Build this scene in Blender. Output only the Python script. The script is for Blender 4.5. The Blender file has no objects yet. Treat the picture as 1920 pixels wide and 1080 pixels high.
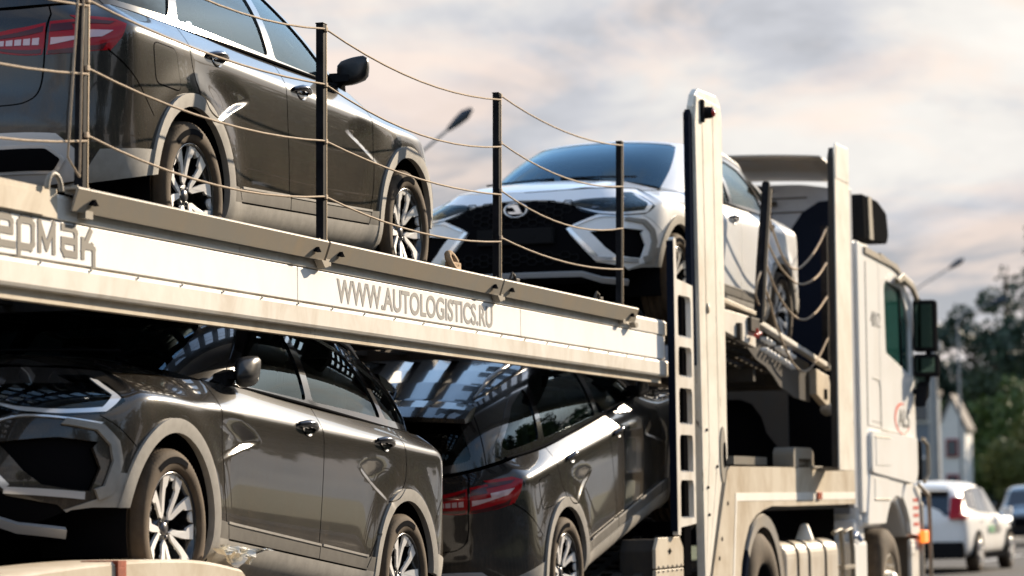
import bpy, bmesh, math, random, mathutils
import numpy as np
from mathutils import Vector, Matrix
random.seed(7)
SC = bpy.context.scene
CACHE = {}
MAT = {}
SUN_EL = 22.0; EXPO = .98; SKY_K = 3.85
# ---------------------------------------------------------------- camera, sky, sun, exposure
def setup_view():
    F, yc, xv, roll = 5400.0, 938.14, 2740.0, .013
    pitch = math.atan((yc-540)/F); th = math.atan((xv-960)/F*math.cos(pitch))
    fw = Vector((math.cos(th)*math.cos(pitch), math.sin(th)*math.cos(pitch), math.sin(pitch)))
    rt = Vector((math.sin(th), -math.cos(th), 0)); up = rt.cross(fw)
    c, s = math.cos(roll), math.sin(roll)
    R = rt*c-up*s; U = rt*s+up*c
    cam = bpy.data.cameras.new('camera'); o = bpy.data.objects.new('camera', cam); SC.collection.objects.link(o)
    m = Matrix(((R.x, U.x, -fw.x, 0), (R.y, U.y, -fw.y, 0), (R.z, U.z, -fw.z, 1.4), (0, 0, 0, 1)))
    o.matrix_world = m
    cam.sensor_width = 36; cam.lens = F/1920*36; cam.clip_start = .2; cam.clip_end = 3000
    cam.dof.use_dof = True; cam.dof.focus_distance = 13.2; cam.dof.aperture_fstop = 2.8; cam.dof.aperture_blades = 7
    SC.camera = o
    # sun: from the right and slightly ahead of the lorry, low
    el = math.radians(SUN_EL); az = Vector((.927, -.375, 0)).normalized()
    d = Vector((az.x*math.cos(el), az.y*math.cos(el), math.sin(el)))
    L = bpy.data.lights.new('sun', 'SUN'); L.energy = 5.0; L.angle = math.radians(.5); L.color = (1, .83, .62)
    so = bpy.data.objects.new('sun', L); SC.collection.objects.link(so); so.rotation_euler = d.to_track_quat('Z', 'Y').to_euler()
    w = bpy.data.worlds.new('World'); SC.world = w; w.use_nodes = True; nt = w.node_tree
    bg = nt.nodes['Background']; bg.inputs[1].default_value = .15
    sk = nt.nodes.new('ShaderNodeTexSky'); sk.sky_type = 'NISHITA'; sk.sun_disc = False; sk.sun_elevation = el
    sk.sun_rotation = math.atan2(az.x, az.y); sk.air_density = 1.3; sk.dust_density = .3; sk.ozone_density = 2.0
    tc = nt.nodes.new('ShaderNodeTexCoord'); sp = nt.nodes.new('ShaderNodeSeparateXYZ'); nt.links.new(tc.outputs['Generated'], sp.inputs[0])
    zz = nt.nodes.new('ShaderNodeMath'); zz.operation = 'MAXIMUM'; zz.inputs[1].default_value = 0; nt.links.new(sp.outputs[2], zz.inputs[0])
    za = nt.nodes.new('ShaderNodeMath'); za.operation = 'ADD'; za.inputs[1].default_value = .22; nt.links.new(zz.outputs[0], za.inputs[0])
    cb = nt.nodes.new('ShaderNodeCombineXYZ')
    for i in (0, 1):
        dv = nt.nodes.new('ShaderNodeMath'); dv.operation = 'DIVIDE'; nt.links.new(sp.outputs[i], dv.inputs[0]); nt.links.new(za.outputs[0], dv.inputs[1]); nt.links.new(dv.outputs[0], cb.inputs[i])
    cb.inputs[2].default_value = 3.7
    n1 = noise(nt, 1.5, 9, .60, cb.outputs[0], .35); n2 = noise(nt, 3.6, 6, .6, cb.outputs[0], .5); n3 = noise(nt, .9, 5, .6, cb.outputs[0], .3)
    cov = ramp(nt, n3.outputs[0], [(.52, 0), (.68, 1)])
    # cloud cover closes up towards the horizon
    hz = nt.nodes.new('ShaderNodeMapRange'); hz.inputs[1].default_value = .22; hz.inputs[2].default_value = .40; hz.inputs[3].default_value = 1; hz.inputs[4].default_value = .0; nt.links.new(sp.outputs[2], hz.inputs[0])
    mx = nt.nodes.new('ShaderNodeMath'); mx.operation = 'MAXIMUM'; nt.links.new(cov.outputs[0], mx.inputs[0]); nt.links.new(hz.outputs[0], mx.inputs[1])
    k = SKY_K
    body = ramp(nt, n1.outputs[0], [(.37, (.38*k, .395*k, .43*k)), (.46, (.56*k, .57*k, .61*k)), (.55, (.80*k, .775*k, .74*k)), (.72, (.99*k, .95*k, .88*k))])
    warm = ramp(nt, n2.outputs[0], [(.47, 0), (.62, .62)])
    pink = mixc(nt, warm.outputs[0], body.outputs[0], (.96*k, .77*k, .65*k))
    lowb = nt.nodes.new('ShaderNodeMapRange'); lowb.inputs[1].default_value = .0; lowb.inputs[2].default_value = .10; lowb.inputs[3].default_value = .35; lowb.inputs[4].default_value = 0; nt.links.new(sp.outputs[2], lowb.inputs[0])
    pale = mixc(nt, lowb.outputs[0], pink, (.74*k, .75*k, .74*k))
    col = mixc(nt, mx.outputs[0], sk.outputs[0], pale)
    nt.links.new(col, bg.inputs[0])
    vs = SC.view_settings; vs.view_transform = 'Standard'; vs.look = 'None'; vs.gamma = 1; vs.use_curve_mapping = False; vs.exposure = EXPO
    SC.cycles.max_bounces = 8; SC.cycles.transparent_max_bounces = 12; SC.cycles.caustics_reflective = False; SC.cycles.caustics_refractive = False; SC.cycles.use_denoising = True

# ---------------------------------------------------------------- generic mesh helpers
PI = math.pi

def mesh_data(name, verts, faces, mats, smooth=False, normals=None, midx=None):
    me = bpy.data.meshes.new(name)
    me.from_pydata([tuple(map(float, v)) for v in verts], [], [tuple(map(int, f)) for f in faces])
    if not isinstance(mats, (list, tuple)):
        mats = [mats]
    for m in mats:
        me.materials.append(m)
    if midx is not None:
        me.polygons.foreach_set('material_index', midx)
    if smooth or normals is not None:
        me.polygons.foreach_set('use_smooth', [True] * len(me.polygons))
    me.update()
    if normals is not None:
        me.normals_split_custom_set_from_vertices([tuple(map(float, n)) for n in normals])
    return me

def link(name, me, parent=None, loc=None, rot=None):
    o = bpy.data.objects.new(name, me)
    SC.collection.objects.link(o)
    if parent is not None:
        o.parent = parent
    if loc is not None:
        o.location = loc
    if rot is not None:
        o.rotation_euler = rot
    return o

def empty(name, label, cat, loc=(0, 0, 0), rot=(0, 0, 0), group=None):
    o = bpy.data.objects.new(name, None)
    o.empty_display_size = 0.2
    SC.collection.objects.link(o)
    o.location = loc
    o.rotation_euler = rot
    o['label'] = label
    o['category'] = cat
    if group:
        o['group'] = group
    return o

class MB:
    """collects simple solids into one mesh"""
    def __init__(s):
        s.v = []; s.f = []; s.sm = []
    def add(s, v, f, sm=False):
        n = len(s.v)
        s.v += [tuple(p) for p in v]
        s.f += [tuple(i + n for i in q) for q in f]
        s.sm += [sm] * len(f)
        return s
    def box(s, a, b, bev=0.0):
        x0, y0, z0 = [min(p, q) for p, q in zip(a, b)]
        x1, y1, z1 = [max(p, q) for p, q in zip(a, b)]
        if bev <= 0:
            v = [(x0,y0,z0),(x1,y0,z0),(x1,y1,z0),(x0,y1,z0),(x0,y0,z1),(x1,y0,z1),(x1,y1,z1),(x0,y1,z1)]
            f = [(0,3,2,1),(4,5,6,7),(0,1,5,4),(1,2,6,5),(2,3,7,6),(3,0,4,7)]
            return s.add(v, f)
        bm = bmesh.new()
        bmesh.ops.create_cube(bm, size=1)
        for v in bm.verts:
            v.co = Vector(((x0+x1)/2 + v.co.x*(x1-x0), (y0+y1)/2 + v.co.y*(y1-y0), (z0+z1)/2 + v.co.z*(z1-z0)))
        bmesh.ops.bevel(bm, geom=bm.edges[:], offset=bev, segments=2, affect='EDGES', profile=0.6)
        bm.verts.index_update()
        s.add([v.co[:] for v in bm.verts], [[v.index for v in f.verts] for f in bm.faces])
        bm.free()
        return s
    def prism(s, poly, axis, a, b):
        """poly of 2-D points in the plane across axis, extruded from a to b"""
        n = len(poly)
        def P(p, t):
            return {'y': (p[0], t, p[1]), 'x': (t, p[0], p[1]), 'z': (p[0], p[1], t)}[axis]
        v = [P(p, a) for p in poly] + [P(p, b) for p in poly]
        ar = sum(poly[i][0]*poly[(i+1) % n][1] - poly[(i+1) % n][0]*poly[i][1] for i in range(n))
        f = [tuple(range(n))[::-1], tuple(range(n, 2*n))] + [(i, (i+1) % n, n+(i+1) % n, n+i) for i in range(n)]
        flip = (ar > 0) == (axis == 'y')
        if (b < a): flip = not flip
        if flip: f = [q[::-1] for q in f]
        return s.add(v, f)
    def tube(s, pts, r, n=8, cap=True, sm=True):
        pts = [Vector(p) for p in pts]
        rr = r if isinstance(r, (list, tuple)) else [r]*len(pts)
        ref = None; v = []; f = []
        for i, p in enumerate(pts):
            t = (pts[min(i+1, len(pts)-1)] - pts[max(i-1, 0)]).normalized()
            if ref is None:
                ref = t.orthogonal().normalized()
            ref = (ref - t*ref.dot(t)).normalized()
            w = t.cross(ref)
            for k in range(n):
                a = 2*PI*k/n
                v.append(tuple(p + (ref*math.cos(a) + w*math.sin(a))*rr[i]))
        for i in range(len(pts)-1):
            for k in range(n):
                f.append((i*n+k, i*n+(k+1) % n, (i+1)*n+(k+1) % n, (i+1)*n+k))
        s.add(v, f, sm)
        if cap:
            m = len(pts)-1
            s.add(v[:n], [tuple(range(n))[::-1]])
            s.add(v[m*n:], [tuple(range(n))])
        return s
    def bar(s, p0, p1, w, h, upv=(0, 0, 1)):
        p0 = Vector(p0); p1 = Vector(p1); t = (p1-p0).normalized(); u = Vector(upv)
        a = t.cross(u).normalized(); u = a.cross(t).normalized()
        v = []
        for p in (p0, p1):
            for sa, su in ((-1,-1),(1,-1),(1,1),(-1,1)):
                v.append(tuple(p + a*sa*w/2 + u*su*h/2))
        return s.add(v, [(0,3,2,1),(4,5,6,7),(0,1,5,4),(1,2,6,5),(2,3,7,6),(3,0,4,7)][::1])
    def lathe(s, prof, n=48, axis='y', closed=False, sm=True, a0=0, a1=2*PI):
        full = abs(a1-a0-2*PI) < 1e-6
        m = n if full else n+1
        v = []; f = []
        for k in range(m):
            a = a0 + (a1-a0)*k/n
            for r, h in prof:
                c, d = r*math.cos(a), r*math.sin(a)
                v.append({'y': (c, h, d), 'z': (c, d, h), 'x': (h, c, d)}[axis])
        p = len(prof); q = p if closed else p-1
        for k in range(n):
            k2 = (k+1) % m
            for i in range(q):
                j = (i+1) % p
                f.append((k*p+i, k*p+j, k2*p+j, k2*p+i))
        return s.add(v, f, sm)
    def build(s, name, mat, parent=None, fix=True, kind=None, loc=None, rot=None):
        me = s.data(name, mat, fix)
        o = link(name, me, parent, loc, rot)
        if kind: o['kind'] = kind
        return o
    def data(s, name, mat, fix=True):
        me = mesh_data(name, s.v, s.f, mat)
        me.polygons.foreach_set('use_smooth', s.sm)
        if fix:
            bm = bmesh.new(); bm.from_mesh(me)
            bmesh.ops.recalc_face_normals(bm, faces=bm.faces[:])
            bm.to_mesh(me); bm.free()
        me.update()
        return me

def rnd(poly, r, n=4):
    """round the corners of a closed 2-D polygon"""
    out = []
    m = len(poly)
    for i in range(m):
        p = np.array(poly[i], float); a = np.array(poly[i-1], float); b = np.array(poly[(i+1) % m], float)
        la = np.linalg.norm(a-p); lb = np.linalg.norm(b-p)
        rr = min(r, la*.45, lb*.45)
        p0 = p+(a-p)/la*rr; p1 = p+(b-p)/lb*rr
        for k in range(n+1):
            t = k/n
            out.append(tuple(p0*(1-t)**2 + p*2*t*(1-t) + p1*t*t))
    return out

def dens(pts, d, closed=True):
    out = []
    m = len(pts)
    for i in range(m if closed else m-1):
        a = np.array(pts[i], float); b = np.array(pts[(i+1) % m], float)
        k = max(1, int(np.ceil(np.linalg.norm(b-a)/d)))
        for j in range(k):
            out.append(tuple(a+(b-a)*j/k))
    if not closed: out.append(tuple(pts[-1]))
    return out

def curve(pts, n=6):
    """Catmull-Rom through 2-D points (open)"""
    P = [np.array(p, float) for p in pts]
    P = [2*P[0]-P[1]] + P + [2*P[-1]-P[-2]]
    out = []
    for i in range(1, len(P)-2):
        for k in range(n):
            t = k/n
            out.append(tuple(.5*((2*P[i]) + (-P[i-1]+P[i+1])*t + (2*P[i-1]-5*P[i]+4*P[i+1]-P[i+2])*t*t + (-P[i-1]+3*P[i]-3*P[i+1]+P[i+2])*t**3)))
    out.append(tuple(P[-2]))
    return out

def strip(line, w):
    """closed polygon of width w about an open polyline"""
    L = np.array(line, float)
    t = np.gradient(L, axis=0); t /= np.linalg.norm(t, axis=1)[:, None]+1e-12
    n = np.stack([-t[:, 1], t[:, 0]], 1)
    return [tuple(p) for p in L+n*w/2] + [tuple(p) for p in (L-n*w/2)[::-1]]

def inpoly(P, poly):
    poly = np.asarray(poly); x = P[:, 0]; y = P[:, 1]
    c = np.zeros(len(P), bool)
    x1, y1 = poly[:, 0], poly[:, 1]; x2, y2 = np.roll(x1, -1), np.roll(y1, -1)
    for a, b, d, e in zip(x1, y1, x2, y2):
        if b == e: continue
        m = ((b > y) != (e > y)) & (x < (d-a)*(y-b)/(e-b)+a)
        c ^= m
    return c

def segdist(P, poly, closed=True):
    poly = np.asarray(poly, float)
    A = poly if closed else poly[:-1]
    B = np.roll(poly, -1, 0) if closed else poly[1:]
    best = np.full(len(P), 1e9)
    for a, b in zip(A, B):
        d = b-a; L = d@d+1e-12
        t = np.clip(((P-a)@d)/L, 0, 1)
        best = np.minimum(best, np.linalg.norm(P-(a+t[:, None]*d), axis=1))
    return best

def sstep(x):
    x = np.clip(x, 0, 1); return x*x*(3-2*x)

# ---------------------------------------------------------------- B-spline body surfaces
class Surf:
    def __init__(s, net, disp=None):
        # net [ncol][nrow][3]; the end columns lie on y=0 and mirror
        net = np.array(net, float)
        m0 = net[1]*[1, -1, 1]; m1 = net[-2]*[1, -1, 1]
        net = np.concatenate([m0[None], net, m1[None]])
        r0 = 2*net[:, 0]-net[:, 1]; r1 = 2*net[:, -1]-net[:, -2]
        s.net = np.concatenate([r0[:, None], net, r1[:, None]], axis=1)
        s.nc = net.shape[0]-2; s.nr = net.shape[1]
        s.disp = disp
        uu = np.linspace(0, s.nc-1, 600); vv = np.linspace(0, s.nr-1, 160)
        mid = s.P(uu, np.full(600, (s.nr-1)*.45))
        s.cu = np.concatenate([[0], np.cumsum(np.linalg.norm(np.diff(mid, axis=0), axis=1))]); s.uu = uu
        col = s.P(np.full(160, (s.nc-1)*.5), vv)
        s.cv = np.concatenate([[0], np.cumsum(np.linalg.norm(np.diff(col, axis=0), axis=1))]); s.vv = vv
        s.UM = s.cu[-1]; s.VM = s.cv[-1]
        gu, gv = np.meshgrid(uu, vv, indexing='ij')
        s.gu, s.gv = gu.ravel(), gv.ravel()
        s.G = s.P(s.gu, s.gv)
    def w(s, t):
        return np.stack([(1-t)**3/6, (3*t**3-6*t*t+4)/6, (-3*t**3+3*t*t+3*t+1)/6, t**3/6], -1)
    def P(s, u, v):
        u = np.clip(u, 0, s.nc-1); v = np.clip(v, 0, s.nr-1)
        i = np.minimum(u.astype(int), s.nc-2); j = np.minimum(v.astype(int), s.nr-2)
        wu = s.w(u-i); wv = s.w(v-j)
        out = np.zeros((len(u), 3))
        for a in range(4):
            for b in range(4):
                out += (wu[:, a]*wv[:, b])[:, None]*s.net[i+a, j+b]
        return out
    def N0(s, u, v):
        e = 2e-3
        du = s.P(u+e, v)-s.P(u-e, v); dv = s.P(u, v+e)-s.P(u, v-e)
        n = np.cross(du, dv); n /= np.linalg.norm(n, axis=1)[:, None]+1e-12
        c = s.P(u, v)*[.6, 0, .5] + [0, 0, .3]
        sg = np.sign(np.sum(n*(s.P(u, v)-c), 1)); sg[sg == 0] = 1
        return n*sg[:, None]
    def S(s, u, v):
        p = s.P(u, v)
        if s.disp is not None:
            p = p + s.N0(u, v)*s.disp(p)[:, None]
        return p
    def full(s, u, v):
        p = s.S(u, v); n0 = s.N0(u, v)
        if s.disp is None: return p, n0
        e = 6e-3
        n = np.cross(s.S(u+e, v)-s.S(u-e, v), s.S(u, v+e)-s.S(u, v-e))
        n /= np.linalg.norm(n, axis=1)[:, None]+1e-12
        sg = np.sign(np.sum(n*n0, 1)); sg[sg == 0] = 1
        return p, n*sg[:, None]
    def uv(s, UV):
        UV = np.asarray(UV, float)
        return np.interp(UV[:, 0], s.cu, s.uu), np.interp(UV[:, 1], s.cv, s.vv)
    def UV(s, u, v):
        return np.stack([np.interp(u, s.uu, s.cu), np.interp(v, s.vv, s.cv)], 1)
    def inv(s, pts, mode):
        """pts: list of (a,b); mode 's' (x,z) side, 'f' front (y,z), 'r' rear (y,z)"""
        ax = [0, 2] if mode == 's' else [1, 2]
        fr = s.gu/(s.nc-1)
        if mode == 's': m = (s.G[:, 1] > .42)
        elif mode == 'f': m = (s.G[:, 0] > .2) & (fr < .5)
        else: m = (s.G[:, 0] < -1.2) & (fr > .5)
        idx = np.nonzero(m)[0]; G = s.G[idx][:, ax]
        res = []
        for p in pts:
            k = idx[np.argmin(((G-np.array(p))**2).sum(1))]
            res.append((s.gu[k], s.gv[k]))
        u = np.array([r[0] for r in res]); v = np.array([r[1] for r in res])
        T = np.array(pts, float); e = 1e-3
        for _ in range(4):
            f = s.P(u, v)[:, ax]-T
            ju = (s.P(u+e, v)[:, ax]-s.P(u-e, v)[:, ax])/(2*e); jv = (s.P(u, v+e)[:, ax]-s.P(u, v-e)[:, ax])/(2*e)
            det = ju[:, 0]*jv[:, 1]-ju[:, 1]*jv[:, 0]
            ok = np.abs(det) > 1e-6; det = np.where(ok, det, 1)
            du = (f[:, 0]*jv[:, 1]-f[:, 1]*jv[:, 0])/det; dv = (ju[:, 0]*f[:, 1]-ju[:, 1]*f[:, 0])/det
            u = np.clip(u-np.where(ok, np.clip(du, -.3, .3), 0), 0, s.nc-1); v = np.clip(v-np.where(ok, np.clip(dv, -.3, .3), 0), 0, s.nr-1)
        return s.UV(u, v)

def cdt(verts, edges):
    r = mathutils.geometry.delaunay_2d_cdt([Vector((float(a), float(b))) for a, b in verts], edges, [], 0, 1e-5)
    return np.array([[v.x, v.y] for v in r[0]]), [f for f in r[2]]

def patches(sf, regions, grid=.022, extra=()):
    """cut a surface into regions [(name, polygon in UV or None)] in order of priority"""
    V = []; E = []
    def loop(P, closed=True):
        b = len(V); V.extend(P)
        n = len(P)
        E.extend([(b+i, b+(i+1) % n) for i in range(n if closed else n-1)])
    U, W = sf.UM, sf.VM
    loop(dens([(0, 0), (U, 0), (U, W), (0, W)], grid))
    for nm, P in regions:
        if P is not None: loop(dens(P, grid))
    for P in extra: loop(dens(P, grid, False), False)
    nu, nv = int(U/grid), int(W/grid)
    gx, gy = np.meshgrid(np.linspace(0, U, nu+1)[1:-1], np.linspace(0, W, nv+1)[1:-1], indexing='ij')
    G = np.stack([gx.ravel(), gy.ravel()], 1)
    G[:, 0] += (np.arange(len(G)) % 2)*grid*.08
    V.extend([tuple(p) for p in G])
    vs, fs = cdt(V, E)
    fs = [f for f in fs if len(f) >= 3]
    C = np.array([vs[list(f)].mean(0) for f in fs])
    ok = (C[:, 0] > 0) & (C[:, 0] < U) & (C[:, 1] > 0) & (C[:, 1] < W)
    lab = np.full(len(fs), -1)
    for i, (nm, P) in enumerate(regions):
        m = ok & (lab < 0)
        if P is None: lab[m] = i
        else:
            k = np.nonzero(m)[0]; lab[k[inpoly(C[k], P)]] = i
    out = {}
    for i, (nm, P) in enumerate(regions):
        F = [fs[k] for k in np.nonzero(lab == i)[0]]
        if F: out.setdefault(nm, []).extend(F)
    return vs, out

def panel(sf, vs, faces, off=0.0, skirt=.02, sides=(1, -1), flatn=False):
    """verts, faces, normals of a panel lifted from the UV plane; skirts give it thickness"""
    used = sorted({i for f in faces for i in f}); mp = {i: k for k, i in enumerate(used)}
    F = [tuple(mp[i] for i in f) for f in faces]
    uv = vs[used]; u, v = sf.uv(uv)
    p, n = sf.full(u, v)
    top = p+n*off
    cen = (np.abs(p[:, 1]) < 2e-3)
    cnt = {}
    for f in F:
        for a, b in zip(f, f[1:]+f[:1]):
            cnt[(a, b)] = cnt.get((a, b), 0)+1
    be = [(a, b) for (a, b) in cnt if (b, a) not in cnt and not (cen[a] and cen[b])]
    VV = []; FF = []; NN = []
    for sd in sides:
        m = np.array([1, sd, 1])
        base = len(VV); T = top*m; NT = n*m
        VV.extend(T.tolist()); NN.extend(NT.tolist())
        # orientation
        f0 = F[len(F)//2]
        a, b, c = T[f0[0]], T[f0[1]], T[f0[2]]
        flip = np.dot(np.cross(b-a, c-a), NT[f0[0]]) < 0
        FF.extend([tuple(base+i for i in (f[::-1] if flip else f)) for f in F])
        if skirt > 0:
            low = (top-n*skirt)*m
            for a, b in be:
                # fresh verts so that the edge stays crisp
                e = T[b]-T[a]; sn = np.cross(e, NT[a]); L = np.linalg.norm(sn)+1e-9; sn = sn/L*(1 if not flip else -1)
                k = len(VV)
                VV.extend([T[a].tolist(), T[b].tolist(), low[b].tolist(), low[a].tolist()])
                NN.extend([sn.tolist()]*4)
                FF.append((k, k+1, k+2, k+3) if flip else (k+3, k+2, k+1, k))
    return VV, FF, NN

def panel_obj(name, mat, parent, *a, **k):
    V, F, N = panel(*a, **k)
    return link(name, mesh_data(name, V, F, mat, normals=N), parent)

def patch_obj(name, mat, parent, sf, polyUV, off=.004, skirt=.012, grid=.02, sides=(1, -1)):
    P = dens(polyUV, grid)
    A = np.array(P); lo = A.min(0); hi = A.max(0)
    V = list(P); E = [(i, (i+1) % len(P)) for i in range(len(P))]
    gx, gy = np.meshgrid(np.arange(lo[0], hi[0], grid), np.arange(lo[1], hi[1], grid), indexing='ij')
    G = np.stack([gx.ravel(), gy.ravel()], 1)
    if len(G):
        G = G[inpoly(G, A)]
        if len(G): G = G[segdist(G, A) > grid*.3]
        V += [tuple(p) for p in G]
    vs, fs = cdt(V, E)
    fs = [f for f in fs if inpoly(vs[list(f)].mean(0)[None], A)[0]]
    return panel_obj(name, mat, parent, sf, vs, fs, off=off, skirt=skirt, sides=sides)
# ---------------------------------------------------------------- the car
ARC = .405                       # outer radius of arch cladding
def pw(x, tab):
    xs = [t[0] for t in tab]; ys = [t[1] for t in tab]
    return np.interp(x, xs, ys)
def zcrease(x): return .895-.048*x
def hoodz(x, y):
    zc = pw(x, [(.6, 1.075), (.85, 1.07), (1.0, 1.065), (1.2, 1.05), (1.5, 1.010), (1.75, .955), (1.9, .905), (2.05, .845)])
    a = np.minimum(np.abs(y)/.71, 1.2)
    r = np.exp(-((np.abs(y)-(.40+.05*(1.9-x)))/.07)**2)*.008
    return zc-(.052+.045*np.clip((2.0-x)/.5, 0, 1))*a**2.6+r
def zbelt(x): return 1.003-.030*x+.02*np.clip((-x-1.0)/.7, 0, 1)**2
def roofz(x, y):
    zc = pw(x, [(-2.0, 1.37), (-1.9, 1.392), (-1.7, 1.43), (-1.4, 1.468), (-1.1, 1.488), (-.7, 1.502), (-.3, 1.504), (0, 1.492), (.2, 1.472), (.36, 1.448), (.5, 1.42)])
    return zc-.055*np.minimum(np.abs(y)/.6, 1.2)**2.6

FX = [1.60, 1.42, 1.25, 1.08, .90, .65, .35, 0, -.35, -.7, -1.0, -1.2, -1.38, -1.56, -1.72, -1.85]
def low_net():
    zf = [.19, .245, .35, .46, .58, .69, .76, .81, .842]; Xf = [2.00, 2.085, 2.14, 2.155, 2.145, 2.13, 2.105, 2.06, 1.975]
    zr = [.27, .33, .44, .56, .68, .80, .88, .965, 1.04]; Xr = [-2.10, -2.18, -2.215, -2.225, -2.19, -2.175, -2.17, -2.155, -2.115]
    Wf = [.80, .865, .885, .890, .885, .878, .862, .80, .705]
    cols = []
    fy = [0, .2, .4, .56, .69, .785, .85]; fb = [0, .008, .032, .075, .15, .27, .41]
    for y, b in zip(fy, fb):
        col = []
        bl = sstep((y-.5)/.5)
        for k in range(9):
            bb = b*(1+.18*max(0, k-4)/4)
            x = Xf[k]-bb; yy = y*Wf[k]/.885
            if k >= 7: bb *= .9
            zs = side_rows(x)[k][1]
            z = zf[k]*(1-bl)+zs*bl
            if k == 8: z = float(hoodz(x, yy))-.004
            col.append((x, yy, z))
        cols.append(col)
    for x in FX:
        cols.append([(x, y, z) for y, z in side_rows(x)])
    ry = [.845, .785, .69, .56, .4, .2, 0]; rb = [.25, .155, .088, .05, .025, .008, 0]
    for y, b in zip(ry, rb):
        col = []
        bl = sstep((y-.5)/.5)
        for k in range(9):
            x = Xr[k]+b; zs = side_rows(min(x, -1.85))[k][1]
            yy = y*[.93, .975, .99, 1, .995, .99, .97, .92, .85][k]
            col.append((x, yy, zr[k]*(1-bl)+zs*bl))
        cols.append(col)
    return cols
def side_rows(x):
    f = float(sstep((x-.75)/.35)); r = float(sstep((-x-1.3)/.5))
    zc = float(zcrease(x)); zb = float(zbelt(x))
    nar = .006*(x/1.3)**2*0
    y8 = .808*(1-f)+.708*f - .055*r; y7 = .840*(1-f)+.80*f-.018*r
    z8 = zb*(1-f)+(float(hoodz(x, .705))-.004)*f
    zc = min(zc, z8-.085)
    lo = .205+.05*float(sstep((-x-1.4)/.6))
    return [(.80-nar, lo), (.862-nar, lo+.045), (.876-nar, .37+.03*r), (.880, .51), (.881, .655), (.8795-nar, zc-.020), (.868-nar, zc+.010), (y7, zc+.55*(z8-zc)), (y8, z8)]

MOTF = [(1.25, .83), (.95, .875), (.81, .870), (.66, .855), (.53, .815), (.447, .765), (.48, .750), (.65, .705), (.813, .650), (.98, .59)]
MOTR = [(-1.40, .89), (-1.1, .89), (-.90, .875), (-.78, .855), (-.70, .825), (-.65, .785), (-.68, .772), (-.80, .735), (-.93, .690), (-1.15, .61)]
def disp_low(p):
    Q = p[:, [0, 2]]
    d = np.zeros(len(p))
    side = sstep((np.abs(p[:, 1])-.70)/.1)
    for M, lo in ((MOTF, 1), (MOTR, 1)):
        ins = inpoly(Q, M)
        upper = np.array(M[:6]); lower = np.array(M[5:])
        du = segdist(Q, upper, False); dl = segdist(Q, lower, False)
        x0 = M[0][0]
        fade = sstep(1-np.clip((abs(x0)-.0-np.abs(Q[:, 0]))/1.0, 0, 1)*0)
        tip = np.abs(Q[:, 0]-M[5][0])
        amp = .014*(1-sstep((tip-.16)/.42))
        h = sstep(du/.11)*sstep(dl/.032)
        d -= np.where(ins, amp*h, 0)
    # fender flares over the arches
    for cx in (1.3175, -1.3175):
        r = np.hypot(Q[:, 0]-cx, Q[:, 1]-.33)
        d += .012*np.exp(-((r-.43)/.10)**2)*(Q[:, 1] > .2)
    return d*side

def green_net():
    base = [(1.13, 0, 1.07), (1.12, .25, 1.065), (1.06, .48, 1.045), (.97, .64, 1.015), (.84, .742, .985)]
    top = [(.36, 0), (.352, .22), (.31, .40), (.235, .505), (.125, .553)]
    sb = [(.62, .792), (.34, .804), (.05, .808), (-.3, .808), (-.65, .805), (-1.0, .797), (-1.35, .775), (-1.62, .745)]
    st = [(-.0, .572), (-.13, .585), (-.28, .594), (-.5, .598), (-.75, .597), (-1.0, .590), (-1.28, .578), (-1.5, .563)]
    rb = [(-1.83, .695), (-1.97, .625), (-2.05, .49), (-2.09, .26), (-2.10, 0)]
    rt = [(-1.66, .545), (-1.78, .50), (-1.85, .40), (-1.88, .2), (-1.885, 0)]
    B = base + [(x, y, float(zbelt(x))-.002) for x, y in sb] + [(x, y, z) for (x, y), z in zip(rb, (1.085, 1.075, 1.06, 1.05, 1.05))]
    T = top+st+rt
    cols = []
    for i, (b, t) in enumerate(zip(B, T)):
        b = np.array(b); t = np.array([t[0], t[1], float(roofz(t[0], t[1]))])
        out = np.array([.55, 0, 1.0]) if i < 3 else (np.array([.4, .6, .4]) if i == 3 else np.array([0, 1, .25]))
        if i >= len(B)-4: out = np.array([-1, .3, .4])
        if i >= len(B)-2: out = np.array([-1, 0, .4])
        out = out/np.linalg.norm(out)
        col = []
        for w in (0, .2, .4, .6, .8, .93, 1):
            col.append(b+(t-b)*w+out*.034*math.sin(PI*w))
        cols.append(col)
    return cols

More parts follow.
